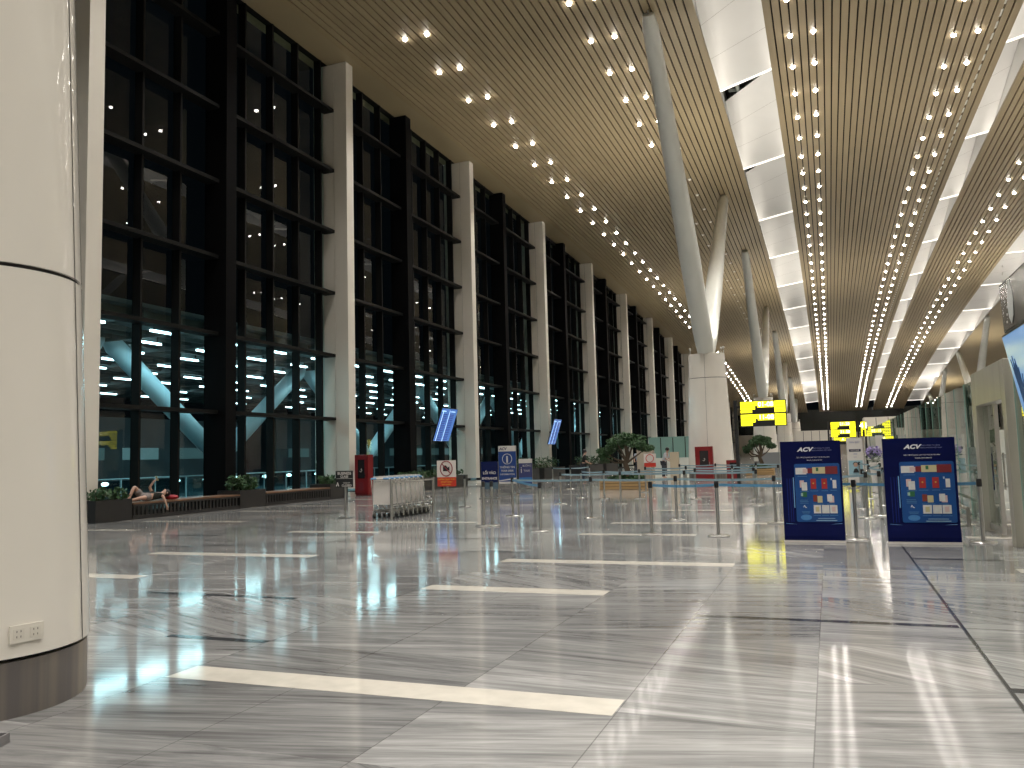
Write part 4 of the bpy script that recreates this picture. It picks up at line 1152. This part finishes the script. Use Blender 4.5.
for i in range(6):
    o = empty('check_in_desk', (6.2, 16+6*i, 0)); tag(o, '%s white check-in desk behind the glass partition, counted from the door frame' % ORD[i], 'desk', 'check-in desks behind the glass')
    MB().box(-.45, .45, -1.1, 1.1, 0, 1.0).build('body', COUNTER, o, bevel=.02)
    MB().box(-.5, .5, -1.15, 1.15, 1.0, 1.05).build('top', mat('desk_top', (.3, .3, .28), .3), o)
    MB().box(.1, .16, -.3, .3, 1.15, 1.5).box(.11, .15, -.04, .04, 1.05, 1.2).build('monitor', BLACK, o)

# ------------------------------------------------------------ glass partition and door frame on the right
XP = 2.55
gp = MB()
y = 17.0
edges_ = MB(); foot = MB()
i = 0
while y < 62:
    jog = .10*math.sin(i*2.1)
    gp.box(XP-.012, XP+.012, y+.02, y+1.38, .04, 2.66+.0)
    for q in (y+.02, y+1.37): edges_.box(XP-.016, XP+.016, q-.006, q+.010, .04, 2.67)
    foot.box(XP-.05, XP+.05, y, y+1.4, 0, .05)
    y += 1.4; i += 1
y = 13.75
while y > -12:
    gp.box(XP-.012, XP+.012, y-1.38, y-.02, .04, 2.66)
    for q in (y-.02, y-1.37): edges_.box(XP-.016, XP+.016, q-.006, q+.010, .04, 2.67)
    foot.box(XP-.05, XP+.05, y-1.4, y, 0, .05)
    y -= 1.4
o = struct(gp.build('wall_partition', GLASSP)); edges_.build('pane_edge', TEAL, o); foot.build('floor_channel', STEEL, o)
mb = MB()
for y in range(0, 14): mb.box(XP+.02, XP+.09, 17.1+2.8*y, 17.2+2.8*y, 0, 2.66)
mb.build('mullion', STEEL, o)
FRM = noisy(mat('door_frame_steel', (0.40, 0.38, 0.32), 0.32, 0.25), (4, 4, .3), .08)
d1 = struct(MB().box(XP-.11, XP+.14, 13.85, 14.15, 0, 2.74).box(XP-.11, XP+.14, 16.45, 16.80, 0, 2.74).box(XP-.11, XP+.14, 14.15, 16.45, 2.16, 2.74).build('door_1', FRM, bevel=.008))
dl = MB().box(XP-.02, XP+.02, 15.35, 16.40, .05, 2.14).build('door_leaf', GLASSP, d1)
MB().box(XP-.03, XP+.03, 15.32, 15.38, .05, 2.14).box(XP-.03, XP+.03, 15.38, 16.4, .05, .15).build('leaf_frame', STEEL, d1)
MB().tube([(XP-.08, 15.45, .75), (XP-.08, 15.45, 1.35)], .016, 8).tube([(XP+.08, 15.45, .75), (XP+.08, 15.45, 1.35)], .016, 8).box(XP-.08, XP+.08, 15.44, 15.46, .85, .87).box(XP-.08, XP+.08, 15.44, 15.46, 1.23, 1.25).build('handle', CHROME, d1)
# low guard rail by the partition
mb = MB(); mb.tube([(2.30, 17.2, .0), (2.30, 17.2, .33), (2.22, 23.0, .33), (2.22, 23.0, 0)], .035, 10)
mb.tube([(2.27, 20.0, 0), (2.27, 20.0, .33)], .03, 8)
o = mb.build('guard_rail', STEEL, smooth=True); tag(o, 'low steel guard rail along the foot of the glass partition', 'rail')

# ------------------------------------------------------------ hanging display screens
def flight_screen(y0, y1, zt, zb, xt, xb, label, parts='table', mount=None):
    o = empty('display_screen', ((xt+xb)/2, (y0+y1)/2, (zt+zb)/2)); tag(o, label, 'display screen', None)
    h = math.hypot(zt-zb, xt-xb); hy = (y1-y0)/2
    body = empty('tilt', (0, 0, 0)) if False else None
    # local frame: Y along the wall, Zl up the panel, N out of the panel
    ang = math.atan2(xt-xb, zt-zb)
    up = Vector((math.sin(ang), 0, math.cos(ang)))
    sg = 1 if xt > xb else -1
    nn = Vector((math.cos(ang), 0, -math.sin(ang)))*sg
    def bx(mb, a0, a1, b0, b1, n0, n1, mi=0):
        P = [up*b + Vector((0, a, 0)) + nn*c for c in (n0, n1) for a, b in ((a0, b0), (a1, b0), (a1, b1), (a0, b1))]
        k = len(mb.v); mb.v += [tuple(p) for p in P]
        for q in ((0, 3, 2, 1), (4, 5, 6, 7), (0, 1, 5, 4), (1, 2, 6, 5), (2, 3, 7, 6), (3, 0, 4, 7)):
            mb.f.append(tuple(k+i for i in q)); mb.m.append(mi)
    mb = MB(); bx(mb, -hy-.02, hy+.02, -h/2-.02, h/2+.02, -.06, 0); mb.build('housing', BLACK, o)
    mb = MB()
    if parts == 'table':
        bx(mb, -hy, hy, -h/2, h/2, 0, .004, 0); mb.build('screen', SCRB, o)
        rw = MB()
        for i in range(15):
            b = -h/2+.05+i*(h-.3)/15
            for a0, a1 in ((-hy+.12, -.12), (.10, hy-.30)): bx(rw, a0, a1, b, b+(h-.3)/15*.55, .004, .006, 0)
        rw.build('dark_rows', SCRK, o)
        ln = MB()
        bx(ln, -.92*hy+.12, -.92*hy+.2, -h/2, h/2-.1, .004, .008); bx(ln, .02, .09, -h/2, h/2-.1, .004, .008)
        for a in (-hy+.05, .2):
            bx(ln, a, a+.5, h/2-.17, h/2-.12, .004, .008)
        ln.build('bright_columns', SCRL, o)
    elif parts == 'sky':
        bx(mb, -hy, hy, -h/2, h/2, 0, .004, 0); mb.build('screen', SCRS, o)
        pm_ = MB()
        for q in range(16):
            a0 = random.uniform(-.25, .15); b0 = -h/2+.1
            pts = [Vector((0, .72+a0*.1, 0))+up*b0+nn*.006, Vector((0, .74+a0*.7, 0))+up*(b0+.45)+nn*.006, Vector((0, .76+a0*1.1+random.uniform(-.06, .06), 0))+up*(b0+random.uniform(.6, .95))+nn*.006]
            pm_.tube(pts, [.02, .013, .006], 5)
        pm_.build('pictured_plant', SCRF, o)
    else:
        bx(mb, -hy, hy, -h/2, h/2, 0, .004, 0); mb.build('face', GREYG, o)
        bd_ = MB()
        bd_.lathe([(.01, -.34), (.16, -.22), (.22, 0), (.17, .18), (.08, .26), (.09, .34), (.03, .40)], 0, 0, 0, 16, a=.06, b=1.0)
        b_ = bd_.build('white_figure', FLOWERW, o); b_.location = tuple(nn*.01+Vector((0, hy*.45, 0))); b_.scale = (1, .8, .8)
        bx_ = MB()
        for q in range(9): bx(bx_, hy-.30-.05*(q % 3), hy-.24-.05*(q % 3), -h/2+.08+.09*q, -h/2+.11+.09*q, .004, .007)
        bx_.build('small_marks', SIGNW, o)
    return o
s1 = flight_screen(39.0, 40.9, 4.08, 2.41, -18.62, -19.25+.05, 'tilted blue flight display screen fixed to the window framing past the trolleys', 'table')
MB().tube([(-.08, .2, 0), (-.98, .2, .02)], .05, 8).build('bracket', DARKM, s1)
s2 = flight_screen(57.6, 59.3, 4.1, 2.31, -18.52, -19.1, 'tilted blue flight display screen farther along the window wall', 'table')
MB().tube([(-.08, 0, 0), (-.45, 0, .0)], .05, 8).build('bracket', DARKM, s2)
s3 = flight_screen(10.5, 12.6, 2.90, 1.62, 2.24, 2.47, 'tilted screen showing a blue picture with a dark plant, at the right edge', 'sky')
s4 = flight_screen(10.4, 12.6, 3.58, 2.98, 2.25, 2.27, 'dark grey glossy hanging panel with a white figure above the blue screen', 'grey')
MB().box(.26, .36, -.9, -.8, -2.26, 1.3).build('pole', STEEL, s3)
MB().box(.06, .30, -.9, -.8, -.3, .25).build('pole', STEEL, s4)

# ------------------------------------------------------------ small floor tray at the left edge
o = empty('floor_tray', (-4.42, 3.28, 0), .35); tag(o, 'grey open tray on the floor at the foot of the near pillar', 'tray')
MB().box(-.15, .15, -.11, .11, 0, .012).build('bottom', TRAYM, o)
MB().box(-.15, .15, -.11, -.10, .012, .055).box(-.15, .15, .10, .11, .012, .055).box(-.15, -.14, -.10, .10, .012, .055).box(.14, .15, -.10, .10, .012, .055).build('rim', TRAYM, o, bevel=.003)
MB().box(-.11, .11, -.07, .07, .012, .03).build('insert', BLACK, o)
